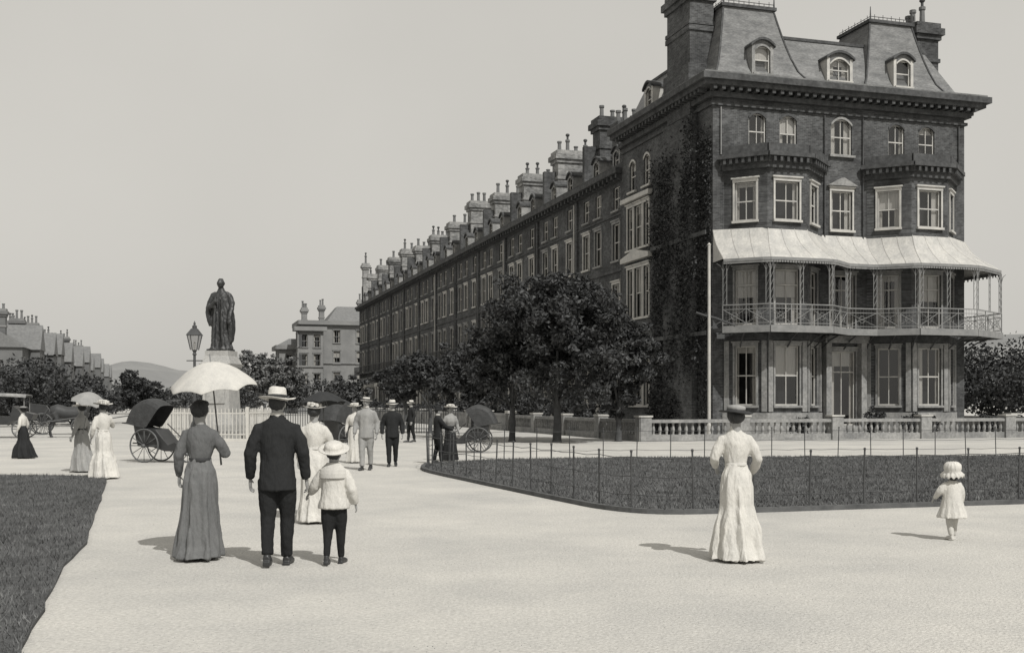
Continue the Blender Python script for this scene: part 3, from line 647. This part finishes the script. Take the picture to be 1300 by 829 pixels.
mb.box(-.62,.62,-.62,.62,3.05,3.2); mb.frus((-.68,.68,-.68,.68),3.2,(-.74,.74,-.74,.74),3.35); mb.frus((-.7,.7,-.7,.7),3.352,(-.56,.56,-.56,.56),3.7); mb.box(-.54,.54,-.54,.54,3.7,3.93)
mb.box(-.42,.42,-.68,-.6,1.6,2.7)
mb.build('granite_pedestal',[M_GRAN],st)
def ring(cx,cy,z,rx,ry,n=40,fold=0,k=11,ph=0,p=1.0):
    o=[]
    for i in range(n):
        t=2*math.pi*i/n; f=1+fold*(math.sin(k*t+ph)+.6*math.sin((k*1.7//1)*t+2*ph+1)); o.append((cx+rx*f*math.cos(t),cy+ry*f*math.sin(t),z))
    return o
mb=MB(); S=3.27; z0=3.93
def sp(x,y,z): return (x*S,y*S,z0+z*S)
mb.rings([ring(0,.01*S,z0+S*z,S*rx,S*ry,64,f,9,z*3) for z,rx,ry,f in ((.03,.155,.12,.07),(.12,.142,.112,.08),(.3,.135,.105,.07),(.48,.132,.098,.06),(.62,.122,.09,.05),(.7,.12,.085,.03),(.765,.115,.072,.01),(.80,.085,.058,0),(.825,.05,.048,0),(.86,.038,.038,0))])
mb.tube([sp(-.07,0,.79),sp(-.115,.0,.755),sp(-.15,-.01,.67),sp(-.165,-.03,.585),sp(-.10,-.11,.6),sp(-.03,-.13,.68)],[.035*S,.045*S,.046*S,.045*S,.036*S,.022*S],12)
mb.tube([sp(.07,0,.79),sp(.115,.0,.755),sp(.145,.0,.66),sp(.155,-.02,.57),sp(.15,-.08,.47),sp(.15,-.1,.42)],[.035*S,.045*S,.045*S,.042*S,.034*S,.024*S],12)
mb.rings([ring((-.15-.01*k)*S,.0,z0+S*z,S*rx,S*ry,30,.1,6,z*3) for k,(z,rx,ry) in enumerate(((.34,.025,.05),(.42,.036,.065),(.52,.042,.07),(.6,.03,.05)))])
mb.rings([ring(.145*S,.0,z0+S*z,S*rx,S*ry,30,.1,6,z*3) for z,rx,ry in ((.12,.03,.05),(.28,.042,.075),(.42,.045,.075),(.56,.03,.05))])
for xx in (-.045,.05): mb.tube([sp(xx*1.6,-.115,.03),sp(xx*1.2,-.118,.3),sp(xx,-.11,.55),sp(xx,-.1,.74)],[.03*S,.022*S,.018*S,.015*S],8)
mb.ell(sp(0,-.012,.925),(.052*S,.06*S,.072*S),10); mb.ell(sp(0,-.073,.92),(.01*S,.016*S,.018*S),6); mb.ell(sp(0,-.045,.885),(.025*S,.022*S,.02*S),6)
for s in(-1,1): mb.ell(sp(s*.051,-.01,.925),(.008*S,.014*S,.018*S),5)
for s in(-1,1): mb.tube([sp(s*.05,-.02,.03),sp(s*.07,-.16,.02)],[.035*S,.026*S],8)
for f in range(4): mb.tube([sp(-.03,-.13,.65+.013*f),sp(.0,-.14,.66+.015*f),sp(.025,-.135,.662+.016*f)],[.011*S,.009*S,.007*S],5); mb.tube([sp(.14+.012*f,-.1,.42),sp(.138+.013*f,-.115,.385),sp(.14+.013*f,-.105,.355)],[.011*S,.009*S,.007*S],5)
mb.box(-.5,.5,-.48,.4,z0+.001,z0+.1)
mb.build('robed_figure',[M_BRONZE],st,voxel=.032,wr=(.035,3.2,1.6),sm=1)
M_RAIL=mat('white_railing',.5,.6,.1)
mb=MB(); r=2.0
sr=empty('statue_railing',(sx,sy,0),math.radians(-8))
c4=[(-r,-r),(r,-r),(r,r),(-r,r)]
for i in range(4):
    w=Wall(mb,c4[i],c4[(i+1)%4]); 
    for z in (.25,1.15): w.box(0,w.L,z,z+.05,-.02,.02,0)
    for k in range(25): a=w.L*k/24; mb.tube([w.pt(a,0,0),w.pt(a,1.3,0),w.pt(a,1.4,0)],[.02,.02,.004],5)
    w.box(-.06,.06,0,1.45,-.06,.06,0); w.box(-.08,w.L+.08,0,.1,-.12,.12,0)
mb.build('railing_bars',[M_RAIL],sr)
mb=MB()
for k in range(120):
    x=PX(200,58)+k*.13; mb.tube([(x,60,0),(x,60,1.35)],.02,4)
mb.tube([(PX(200,58),60,1.2),(PX(200,58)+15.6,60,1.2)],.025,4); mb.tube([(PX(200,58),60,.25),(PX(200,58)+15.6,60,.25)],.025,4)
mb.build('iron_railings',[M_FEN])
px_,py_=loc2w(-1.45,-2.5); pe=empty('bracket_lamp_pole',(px_,py_,0)); mb=MB()
mb.lathe([(.11,0),(.11,.6),(.075,.7),(.065,8.8),(.09,8.85),(.0,8.95)],10); mb.build('pole',[M_TRIM],pe)
mb=MB(); mb.tube([(-.6,0,5.75),(-.2,0,5.62),(.3,0,5.5),(1.2,0,5.15)],.05,6); mb.tube([(0,0,5.0),(.6,0,5.38)],.03,5); mb.box(.35,.7,-.03,.03,4.55,4.75); mb.build('bracket',[M_IRON],pe)
# ------------------------------------------------------------ people
M_SKIN=mat('skin',.27,.6,.08); M_HAIR=mat('hair',.03,.6,.3,30); M_EYE=mat('eye',.03,.3,.1); M_SHOE=mat('shoe_leather',.025,.45,.2,spec=.5)
M_LIP=mat('lips',.15,.6,.1)
def cloth(name,v,b=.25): return mat(name,v,.95,.14,5,bump=b,bscale=28,fine=.08,fscale=90,stretch=(1.6,1.6,.6),spec=.1)
C_DARK=cloth('dark_wool',.026); C_DK2=cloth('dark_trouser',.022); C_GREY=cloth('grey_dress',.14); C_WHITE=cloth('white_cotton',.5,.3); C_LIGHT=cloth('light_linen',.27); C_STRAW=mat('straw',.52,.8,.1,30,bump=.3,bscale=60)
C_BAND=mat('ribbon',.03,.7,.1); C_MIDG=cloth('mid_grey',.12); C_DARKP=cloth('dark_silk',.04); C_OFF=cloth('offwhite_silk',.46,.1)
DEF=dict(man=((.15,-.02,.64),(.155,.05,.495)),woman=((.125,-.02,.655),(.14,.04,.52)),boy=((.15,-.01,.63),(.17,.04,.5)),toddler=((.14,.0,.62),(.16,.03,.5)))
def hand(mb,w,d,up,s,side):
    w=Vector(w);d=Vector(d).normalized();u=Vector(up);u=(u-d*u.dot(d)).normalized();n=d.cross(u)
    R=[]
    for t,a,b in ((-.03,.024,.02),(.01,.027,.017),(.04,.036,.016),(.075,.042,.015),(.092,.04,.012)):
        c=w+d*t*s; R.append([tuple(c+u*(a*s*math.cos(q))+n*(b*s*math.sin(q))) for q in [2*math.pi*k/12 for k in range(12)]])
    mb.rings(R)
    for k,(off,l) in enumerate(((.03,.07),(.01,.08),(-.011,.075),(-.031,.058))):
        b=w+d*.085*s+u*off*s; p1=b+d*l*.45*s+n*.006*s*side; p2=p1+(d*.8+n*.6*side)*l*.3*s; p3=p2+(d*.4+n*.9*side)*l*.28*s
        mb.tube([b,p1,p2,p3],[.0095*s,.009*s,.008*s,.006*s],7)
    b=w+d*.03*s+u*.028*s; mb.tube([b,b+(d*.5+u*.8)*.035*s,b+(d*.85+u*.75+n*.3*side)*.062*s],[.013*s,.011*s,.007*s],7)
def figure(name,x,y,H,heading,kind='man',top=None,bot=None,hat=None,arms=None,stride=.0,fine=True,hem=.15,belt=None,headscale=1.0,hattilt=0,hatscale=1.0):
    e=empty(name,(x,y,0),heading); V=.012 if fine else .02
    arms=arms or {}
    d=DEF[kind]; aw={'man':.106,'woman':.09,'boy':.1,'toddler':.1}[kind]
    HS=lambda p:(p[0]*H,p[1]*H,p[2]*H)
    T={'man':[(.435,.109,.09,-.002),(.50,.104,.084,0),(.56,.1,.076,0),(.62,.096,.07,0),(.69,.104,.072,0),(.755,.112,.072,0),(.797,.106,.062,0),(.826,.08,.052,-.002),(.845,.046,.042,-.003),(.866,.038,.038,0)],
       'woman':[(.60,.07,.06,0),(.625,.066,.056,0),(.66,.078,.062,.004),(.71,.09,.072,.008),(.76,.095,.07,.004),(.80,.088,.056,0),(.825,.064,.044,0),(.846,.036,.034,0),(.874,.031,.031,0)],
       'boy':[(.46,.135,.105,0),(.5,.128,.098,0),(.55,.112,.088,0),(.62,.105,.08,0),(.69,.106,.08,0),(.75,.108,.076,0),(.785,.098,.064,0),(.81,.07,.05,0),(.83,.045,.042,0)],
       'toddler':[(.30,.2,.18,0),(.36,.185,.165,0),(.45,.155,.14,0),(.55,.13,.12,0),(.62,.115,.105,0),(.69,.11,.09,0),(.74,.1,.075,0),(.775,.07,.055,0),(.8,.05,.05,0)]}[kind]
    mb=MB(); 
    fold={'man':.01,'woman':.018,'boy':.04,'toddler':.07}[kind]
    zlo=T[0][0]; zhi=T[-1][0]
    mb.rings([ring(0,yo*H,z*H,rx*H,ry*H,48,fold*(1-(z-zlo)/(zhi-zlo))**1.5,13,z*4) for z,rx,ry,yo in T])
    wr={}
    for s,key in ((-1,'L'),(1,'R')):
        el,wt=arms.get(key,((s*d[0][0],d[0][1],d[0][2]),(s*d[1][0],d[1][1],d[1][2])))
        shz={'man':.79,'woman':.795,'boy':.765,'toddler':.75}[kind]
        sh=(s*aw*.93,0,shz-.008); wr[s]=(Vector(HS(el)),Vector(HS(wt)))
        mid=[(sh[i]+el[i])/2 for i in range(3)]; mid[0]+=s*.004; fm=[(el[i]*.5+wt[i]*.5) for i in range(3)]
        rr={'man':(.042,.041,.036,.033,.026),'woman':(.031,.037,.033,.03,.018),'boy':(.04,.044,.042,.04,.026),'toddler':(.042,.05,.046,.038,.028)}[kind]
        inn=(s*aw*.5,0,sh[2]+.006)
        mb.tube([HS(inn),HS(sh),HS(mid),HS(el),HS(fm),HS(wt)],[rr[0]*.85*H]+[r*H for r in rr],14)
    mb.build('upper_garment',[top],e,voxel=V,wr=(.0055*H,11,4.5),sm=4)
    mb=MB()
    for s in (-1,1):
        el,wt=wr[s]; dd=(wt-el).normalized(); up=Vector((0,1,.15)) if abs(dd.y)<.8 else Vector((0,0,1))
        hs=H/1.72*(1.0 if kind in('man',) else .92); hand(mb,wt,dd,up,hs,-s)
    mb.build('hands',[M_SKIN],e,True,voxel=.0045 if fine else None,sm=1)
    if kind=='woman':
        mb=MB(); S_=[(.635,.062,.055,0),(.60,.074,.068,-.002),(.55,.092,.088,-.008),(.48,.102,.1,-.012),(.36,.108,.108,-.014),(.22,hem*.83,hem*.85,-.018),(.10,hem*.94,hem*.98,-.026),(.02,hem,hem*1.15,-.038)]
        mb.rings([ring(0,yo*H,z*H,rx*H,ry*H,96,.1*(1-z/.635)**.8,9,z*2.2+x) for z,rx,ry,yo in S_])
        mb.build('skirt',[bot or top],e,voxel=V*.9,wr=(.012*H,10,.8))
        mb=MB(); mb.rings([ring(0,0,z*H,.0705*H,.0615*H,32) for z in (.612,.618,.635)]); mb.build('belt',[belt or C_BAND],e,True)
        mb=MB()
        for lx,ly in [(.04,.03),(-.04,-.02)]: mb.tube([(lx*H,ly*H-.05,.035),(lx*H,ly*H,.045),(lx*H,ly*H+.09,.035),(lx*H,ly*H+.15,.022)],[.03,.036,.034,.018],10)
        mb.build('shoes',[M_SHOE],e,True)
    else:
        mb=MB(); hipz={'man':.5,'boy':.5,'toddler':.42}[kind]; sf=MB()
        for s in (-1,1):
            fy=stride*s; lx=.05*s*(1 if kind=='man' else .9)
            kz={'man':.28,'boy':.27,'toddler':.22}[kind]
            knee=(lx*1.02,fy*.45+.015,kz); back=fy<0
            ank=(lx*.95,fy,.055 if not back or stride<.05 else .075)
            rr={'man':(.06,.056,.043,.038,.034),'boy':(.064,.062,.043,.034,.025),'toddler':(.06,.055,.045,.042,.036)}[kind]
            up=[(lx+knee[0])/2,(knee[1])/2,(hipz+kz)/2]; lo=[(knee[0]+ank[0])/2,(knee[1]+ank[1])/2-.008,(kz+ank[2])/2]
            mb.tube([HS((lx,0,hipz)),HS(up),HS(knee),HS(lo),HS(ank)],[r*H for r in rr],14)
            k=H/1.72 if kind!='toddler' else .55
            az=ank[2]*H-.055*H
            sf.tube([(ank[0]*H,ank[1]*H-.05*k,.05*k+az),(ank[0]*H,ank[1]*H-.01,.055*k+az),(ank[0]*H+s*.01,ank[1]*H+.1*k,.04*k+az*.5),(ank[0]*H+s*.015,ank[1]*H+.19*k,.026*k),(ank[0]*H+s*.015,ank[1]*H+.215*k,.02*k)],[.036*k,.045*k,.046*k,.036*k,.015*k],12,0,up=(0,0,1),flat=.95)
            sf.tube([(ank[0]*H,ank[1]*H-.01,.05*k+az),(ank[0]*H,ank[1]*H-.01,.12*k+az)],[.04*k,.034*k],10)
            sf.box(ank[0]*H-.035*k,ank[0]*H+.035*k,ank[1]*H-.075*k,ank[1]*H-.01,0.0+az*.6,.035*k+az)
        mb.rings([ring(0,0,z*H,rx*H,ry*H,24) for z,rx,ry in ((hipz-.03,.07,.06),(hipz+.02,.1,.075),(hipz+.08,.09,.065))])
        mb.build('trousers' if kind=='man' else 'stockinged_legs',[bot],e,voxel=V,wr=(.0045*H,12,5),sm=4)
        sf.build('shoes',[M_SHOE if kind!='toddler' else C_OFF],e,voxel=.008,sm=2)
    if kind=='man':
        mb=MB(); mb.rings([ring(0,0,z*H,rr_*H,rr_*H,24) for z,rr_ in ((.85,.041),(.876,.0385),(.878,.034))]); mb.build('shirt_collar',[C_OFF],e,True)
    hk=H*headscale; zc=(.872 if kind in('man','woman') else {'boy':.84,'toddler':.81}[kind])*H+.062*hk-.009*H
    def face(q):
        X,Y,Z=q; k=1-.28*max(0,-Z-.1); return (X*k,Y*(1-.12*max(0,-Z))+(.08*max(0,-Z) if Y>0 else 0),Z)
    mb=MB(); mb.ell((0,.006*hk,zc),(.044*hk,.055*hk,.068*hk),12,0,face)
    mb.tube([(0,-.006*hk,zc-.12*hk),(0,-.004*hk,zc-.03*hk)],[.034*hk,.032*hk],12)
    mb.tube([(0,.058*hk,zc+.012*hk),(0,.07*hk,zc-.012*hk),(0,.06*hk,zc-.018*hk)],[.005*hk,.009*hk,.006*hk],7)
    for s in (-1,1): mb.ell((s*.044*hk,-.002*hk,zc-.004*hk),(.006*hk,.012*hk,.019*hk),6)
    mb.build('head',[M_SKIN],e,voxel=.006 if fine else .012,sm=2)
    mb=MB()
    for s in (-1,1): mb.ell((s*.017*hk,.0535*hk,zc+.004*hk),(.007*hk,.005*hk,.004*hk),6)
    mb.build('eyes',[M_EYE],e,True)
    mb=MB(); mb.ell((0,.0555*hk,zc-.033*hk),(.013*hk,.006*hk,.004*hk),6); mb.build('mouth',[M_LIP],e,True)
    mb=MB()
    if kind=='woman':
        mb.ell((0,-.012*hk,zc+.014*hk),(.057*hk,.058*hk,.056*hk),12); mb.ell((0,-.06*hk,zc+.005*hk),(.032*hk,.027*hk,.032*hk),10); mb.ell((0,.02*hk,zc+.045*hk),(.05*hk,.038*hk,.028*hk),10)
    elif kind=='toddler': mb.ell((0,-.014*hk,zc-.005*hk),(.05*hk,.052*hk,.07*hk),12)
    else: mb.ell((0,-.01*hk,zc+.014*hk),(.0475*hk,.052*hk,.058*hk),12)
    mb.build('hair',[M_HAIR],e,voxel=.008 if fine else .014,wr=(.006,40,15),sm=1)
    if hat:
        he=empty('hat',(0,-.004*hk,zc+(.036 if kind=='woman' else .027)*hk)); he.parent=e; he.rotation_euler=(math.radians(hattilt),math.radians(random.uniform(-4,4)),0)
        k=hk/1.72*hatscale
        mb=MB(); bd=MB(); hm=C_STRAW
        if hat=='panama':
            W_=lambda q:.012*math.sin(2*q+.6)+.006*math.sin(3*q)
            mb.rings([[(k*r*.92*math.cos(q),k*r*1.05*math.sin(q),k*(z+W_(q)*(r/.17 if z<.02 else .2))) for q in [2*math.pi*i/48 for i in range(48)]] for r,z in [(.088,.0),(.10,-.004),(.145,.0),(.183,.006),(.185,.011),(.145,.008),(.10,.006),(.094,.02),(.09,.07),(.082,.105),(.06,.118),(.03,.108),(0.001,.105)]]); bd.lathe([(.0955,.008),(.098,.03),(.0955,.045),(.09,.046)],32,(0,0,0),0,.92*k,1.05*k)
        elif hat in('boater',):
            r=.155
            mb.lathe([(.085,0),(r,-.002),(r,.006),(.092,.008),(.09,.075),(.085,.082),(0,.084)],32,(0,0,0),0,.93*k,1.03*k); bd.lathe([(.094,.009),(.094,.045),(.09,.046)],32,(0,0,0),0,.93*k,1.03*k)
        elif hat=='bowler':
            mb.lathe([(.088,0),(.12,-.004),(.128,.006),(.125,.01),(.1,.006),(.094,.02),(.092,.07),(.075,.11),(.04,.13),(0,.133)],32,(0,0,0),0,.93*k,1.03*k); hm=C_DARK; bd.lathe([(.0955,.012),(.095,.03)],32,(0,0,0),0,.93*k,1.03*k)
        elif hat=='picture':
            mb.rings([[(k*r*(1+.05*math.sin(3*q))*math.cos(q),k*r*math.sin(q),k*(zz+.015*math.sin(2*q+1)*(r/.2))) for q in [2*math.pi*i/40 for i in range(40)]] for r,zz in ((.08,0),(.15,.0),(.21,.015),(.21,.022),(.15,.012),(.1,.012),(.095,.06),(.08,.1),(.01,.11))])
            for i in range(14): q=i*.9; mb.ell((k*.1*math.cos(q),k*.1*math.sin(q),k*(.04+.02*(i%3))),(k*.035,k*.035,k*.03),6)
            hm=C_OFF; bd=None
        elif hat=='dark':
            mb.rings([[(k*r*math.cos(q),k*r*math.sin(q),k*(zz+.008*math.sin(2*q))) for q in [2*math.pi*i/40 for i in range(40)]] for r,zz in ((.08,0),(.17,-.006),(.195,.004),(.195,.01),(.11,.012),(.1,.05),(.09,.065),(.01,.07))])
            hm=C_BAND; bd.lathe([(.104,.02),(.108,.045),(.1,.066),(.02,.078)],24,(0,0,0),0,k,k)
        elif hat=='bonnet':
            mb.rings([[(k*r*(1+a*math.sin(14*q))*math.cos(q),k*r*(1+a*math.sin(14*q))*math.sin(q)*.95,k*(zz+a*.4*math.sin(14*q+1))) for q in [2*math.pi*i/84 for i in range(84)]] for r,zz,a in ((.1,-.02,0),(.15,-.06,.04),(.19,-.09,.05),(.193,-.08,.05),(.155,-.03,.02),(.128,.0,.01),(.145,.04,.02),(.14,.1,.02),(.1,.145,.01),(.01,.16,0))]); hm=C_WHITE; bd=None
        elif hat=='sailor':
            mb.rings([[(k*r*math.cos(q),k*r*math.sin(q),k*(zz)) for q in [2*math.pi*i/40 for i in range(40)]] for r,zz in ((.09,-.01),(.15,.0),(.182,.02),(.184,.028),(.15,.014),(.11,.01),(.112,.05),(.1,.085),(.06,.1),(.01,.103))]); hm=C_WHITE; bd=None
        mb.build('crown_and_brim',[hm],he,True)
        if bd and bd.v: bd.build('hat_band',[C_BAND if hat!='dark' else C_LIGHT],he,True)
    return e
def parasol(name,hand_,apex,R,depth,m,tip=.08):
    e=empty(name,(0,0,0)); h=Vector(hand_);a=Vector(apex); d=(a-h).normalized()
    u=d.cross(Vector((0,1,0))).normalized(); w=d.cross(u); N_=8; seg=6
    mb=MB(); rings=[]
    for r in (0.02,.2,.4,.6,.8,.93,1.0):
        q=[]
        for k in range(N_*seg):
            t=2*math.pi*k/(N_*seg); f=abs(math.sin(N_*t/2)); rr=R*r*(1-.075*f*r); z=-depth*(r**1.9)*(1-.12*f*r)
            q.append(tuple(a+d*z+u*rr*math.cos(t)+w*rr*math.sin(t)))
        rings.append(q)
    in_=[[tuple(Vector(p)-d*.004) for p in q] for q in rings]
    mb.rings(rings+in_[::-1],0,False); mb.build('canopy',[m],e,True)
    mb=MB(); mb.tube([h-d*.25,h,a+d*tip],[.011,.009,.007],8)
    for k in range(N_):
        t=2*math.pi*k/N_; P=[a-d*(depth*(r**1.9)+.008)+(u*math.cos(t)+w*math.sin(t))*R*r for r in (.02,.4,.7,1.0)]; mb.tube(P,.0035,4)
        mb.tube([a-d*depth*1.15,P[1]],.003,4)
    mb.build('shaft_and_ribs',[M_WOOD],e,True)
X1,Y1=PX(254,11.5),11.5
figure('woman_in_grey_dress',X1,Y1,1.64,math.radians(-4),'woman',C_MIDG,C_GREY,None,{'R':((.155,.03,.66),(.075,.14,.715)),'L':((-.13,-.015,.65),(-.145,.03,.52))},hem=.142)
parasol('parasol',(X1+.13,Y1+.24,1.2),(X1+.08,Y1+.1,2.03),.46,.27,C_OFF)
figure('man_in_dark_suit',PX(352,11.0),11.0,1.72,math.radians(3),'man',C_DARK,C_DK2,'panama',{'L':((-.15,-.01,.64),(-.16,.045,.5)),'R':((.148,-.02,.645),(.16,.03,.5))},stride=.055,hattilt=-5,hatscale=1.06)
boy=figure('boy_in_sailor_suit',PX(424,11.1),11.1,1.21,math.radians(-4),'boy',C_WHITE,C_DK2,'sailor',{'L':((-.165,.02,.64),(-.22,.07,.58)),'R':((.15,-.02,.62),(.17,.03,.5))},stride=.075,headscale=1.2,hattilt=22)
mb=MB(); R=[]
for z,rx,ry in ((.838,.05,.05),(.822,.066,.054),(.805,.088,.066),(.78,.107,.077),(.75,.114,.084),(.715,.114,.086)):
    aa=[math.radians(d_) for d_ in range(-158,-21,8)]
    R.append([(1.21*rx*math.cos(q),1.21*ry*math.sin(q)-.003,z*1.21) for q in aa]+[(1.21*(rx+.006)*math.cos(q),1.21*(ry+.006)*math.sin(q)-.005,z*1.21) for q in aa[::-1]])
mb.rings(R); mb.build('sailor_collar',[C_OFF],boy)
figure('woman_in_white_dress',PX(934,11.45),11.45,1.57,math.radians(2),'woman',C_WHITE,C_WHITE,'dark',{'L':((-.14,.0,.665),(-.11,.10,.60)),'R':((.145,.0,.655),(.135,.1,.56))},hem=.17,belt=C_OFF,hattilt=2,hatscale=.98)
figure('toddler_in_bonnet',PX(1209,13.1),13.1,.88,math.radians(10),'toddler',C_WHITE,C_OFF,'bonnet',{'L':((-.17,.03,.64),(-.2,.1,.55))},stride=.05,headscale=1.35,hattilt=8)
figure('woman_with_dark_parasol',PX(399,15),15,1.60,0,'woman',C_WHITE,C_WHITE,'picture',{'R':((.13,.03,.68),(.06,.13,.72))},fine=False,hem=.13,belt=C_OFF,hatscale=.8)
parasol('parasol',(PX(399,15)+.1,15.2,1.15),(PX(406,15),15.25,1.76),.33,.17,C_DARKP)
figure('man_in_light_suit',PX(465,26.8),26.8,1.75,math.radians(175),'man',C_LIGHT,C_LIGHT,'boater',None,.06,False)
figure('man_in_dark_jacket',PX(498,28.4),28.4,1.66,math.radians(185),'man',C_DARK,C_DK2,'panama',None,.07,False)
figure('man_in_dark_jacket',PX(556,29.5),29.5,1.5,math.radians(-70),'man',C_DARK,C_DK2,'bowler',{'L':((-.13,.1,.66),(-.1,.24,.6)),'R':((.13,.1,.66),(.1,.24,.6))},.05,False)
figure('woman_in_dark_skirt',PX(572,31),31,1.55,math.radians(200),'woman',C_LIGHT,C_DARK,'picture',None,0,False)
figure('woman_in_white_dress',PX(450,30),30,1.58,math.radians(180),'woman',C_WHITE,C_WHITE,'picture',None,0,False)
figure('woman_in_white_dress',PX(131,23.8),23.8,1.64,math.radians(35),'woman',C_WHITE,C_WHITE,'picture',{'R':((.14,.06,.68),(.08,.16,.74))},fine=False,hem=.19,belt=C_OFF)
figure('woman_in_light_dress',PX(103,26),26,1.6,math.radians(70),'woman',C_LIGHT,C_LIGHT,'picture',None,fine=False,hem=.17)
parasol('parasol',(PX(112,25.8),25.6,1.15),(PX(118,25.6),25.5,1.85),.42,.25,C_LIGHT)
figure('woman_in_dark_skirt',PX(29,32.5),32.5,1.5,math.radians(80),'woman',C_WHITE,C_DARK,'dark',None,0,False,hem=.2)
figure('man_in_dark_jacket',PX(522,46),46,1.7,math.radians(120),'man',C_DARK,C_DK2,'panama',None,.06,False)
# ------------------------------------------------------------ world, sun, camera
EL=math.radians(48); az=math.radians(150)
wd=bpy.data.worlds.new('World'); scene.world=wd; wd.use_nodes=True; N=wd.node_tree.nodes; L=wd.node_tree.links
bg=N['Background']; sk=N.new('ShaderNodeTexSky'); sk.sky_type='NISHITA'; sk.sun_disc=False; sk.sun_elevation=EL; sk.sun_rotation=az; sk.dust_density=3.0; sk.air_density=1.0
hs=N.new('ShaderNodeHueSaturation'); hs.inputs['Saturation'].default_value=0.0; L.new(sk.outputs[0],hs.inputs['Color'])
mxc=N.new('ShaderNodeMix'); mxc.data_type='RGBA'; mxc.inputs[0].default_value=.8; L.new(hs.outputs[0],mxc.inputs[6]); mxc.inputs[7].default_value=(5.6,5.6,5.6,1)
tc=N.new('ShaderNodeTexCoord'); nz=N.new('ShaderNodeTexNoise'); nz.inputs['Scale'].default_value=2.2; nz.inputs['Detail'].default_value=6; L.new(tc.outputs['Generated'],nz.inputs['Vector'])
mr=N.new('ShaderNodeMapRange'); mr.inputs[1].default_value=.3; mr.inputs[2].default_value=.7; mr.inputs[3].default_value=.95; mr.inputs[4].default_value=1.05; L.new(nz.outputs['Fac'],mr.inputs[0])
vm=N.new('ShaderNodeVectorMath'); vm.operation='SCALE'; L.new(mxc.outputs[2],vm.inputs[0]); L.new(mr.outputs[0],vm.inputs['Scale'])
v2=N.new('ShaderNodeVectorMath'); v2.operation='MULTIPLY'; v2.inputs[1].default_value=(1.03,1.0,.93); L.new(vm.outputs[0],v2.inputs[0])
L.new(v2.outputs[0],bg.inputs['Color']); bg.inputs['Strength'].default_value=.11
sd=bpy.data.lights.new('sun','SUN'); sd.energy=3.6; sd.angle=math.radians(.5); sd.color=(1,.98,.94); so=bpy.data.objects.new('sun',sd); scene.collection.objects.link(so)
S=Vector((math.sin(az)*math.cos(EL),math.cos(az)*math.cos(EL),math.sin(EL))); so.rotation_euler=(-S).to_track_quat('-Z','Y').to_euler()
cd=bpy.data.cameras.new('camera'); co=bpy.data.objects.new('camera',cd); scene.collection.objects.link(co); co.location=(0,0,CH); co.rotation_euler=(math.radians(90),0,0)
cd.lens=F/1300*36; cd.sensor_width=36; cd.shift_y=97.5/1300; cd.clip_end=6000; cd.clip_start=.1; scene.camera=co
scene.view_settings.view_transform='Standard'; scene.view_settings.look='None'; scene.view_settings.exposure=0
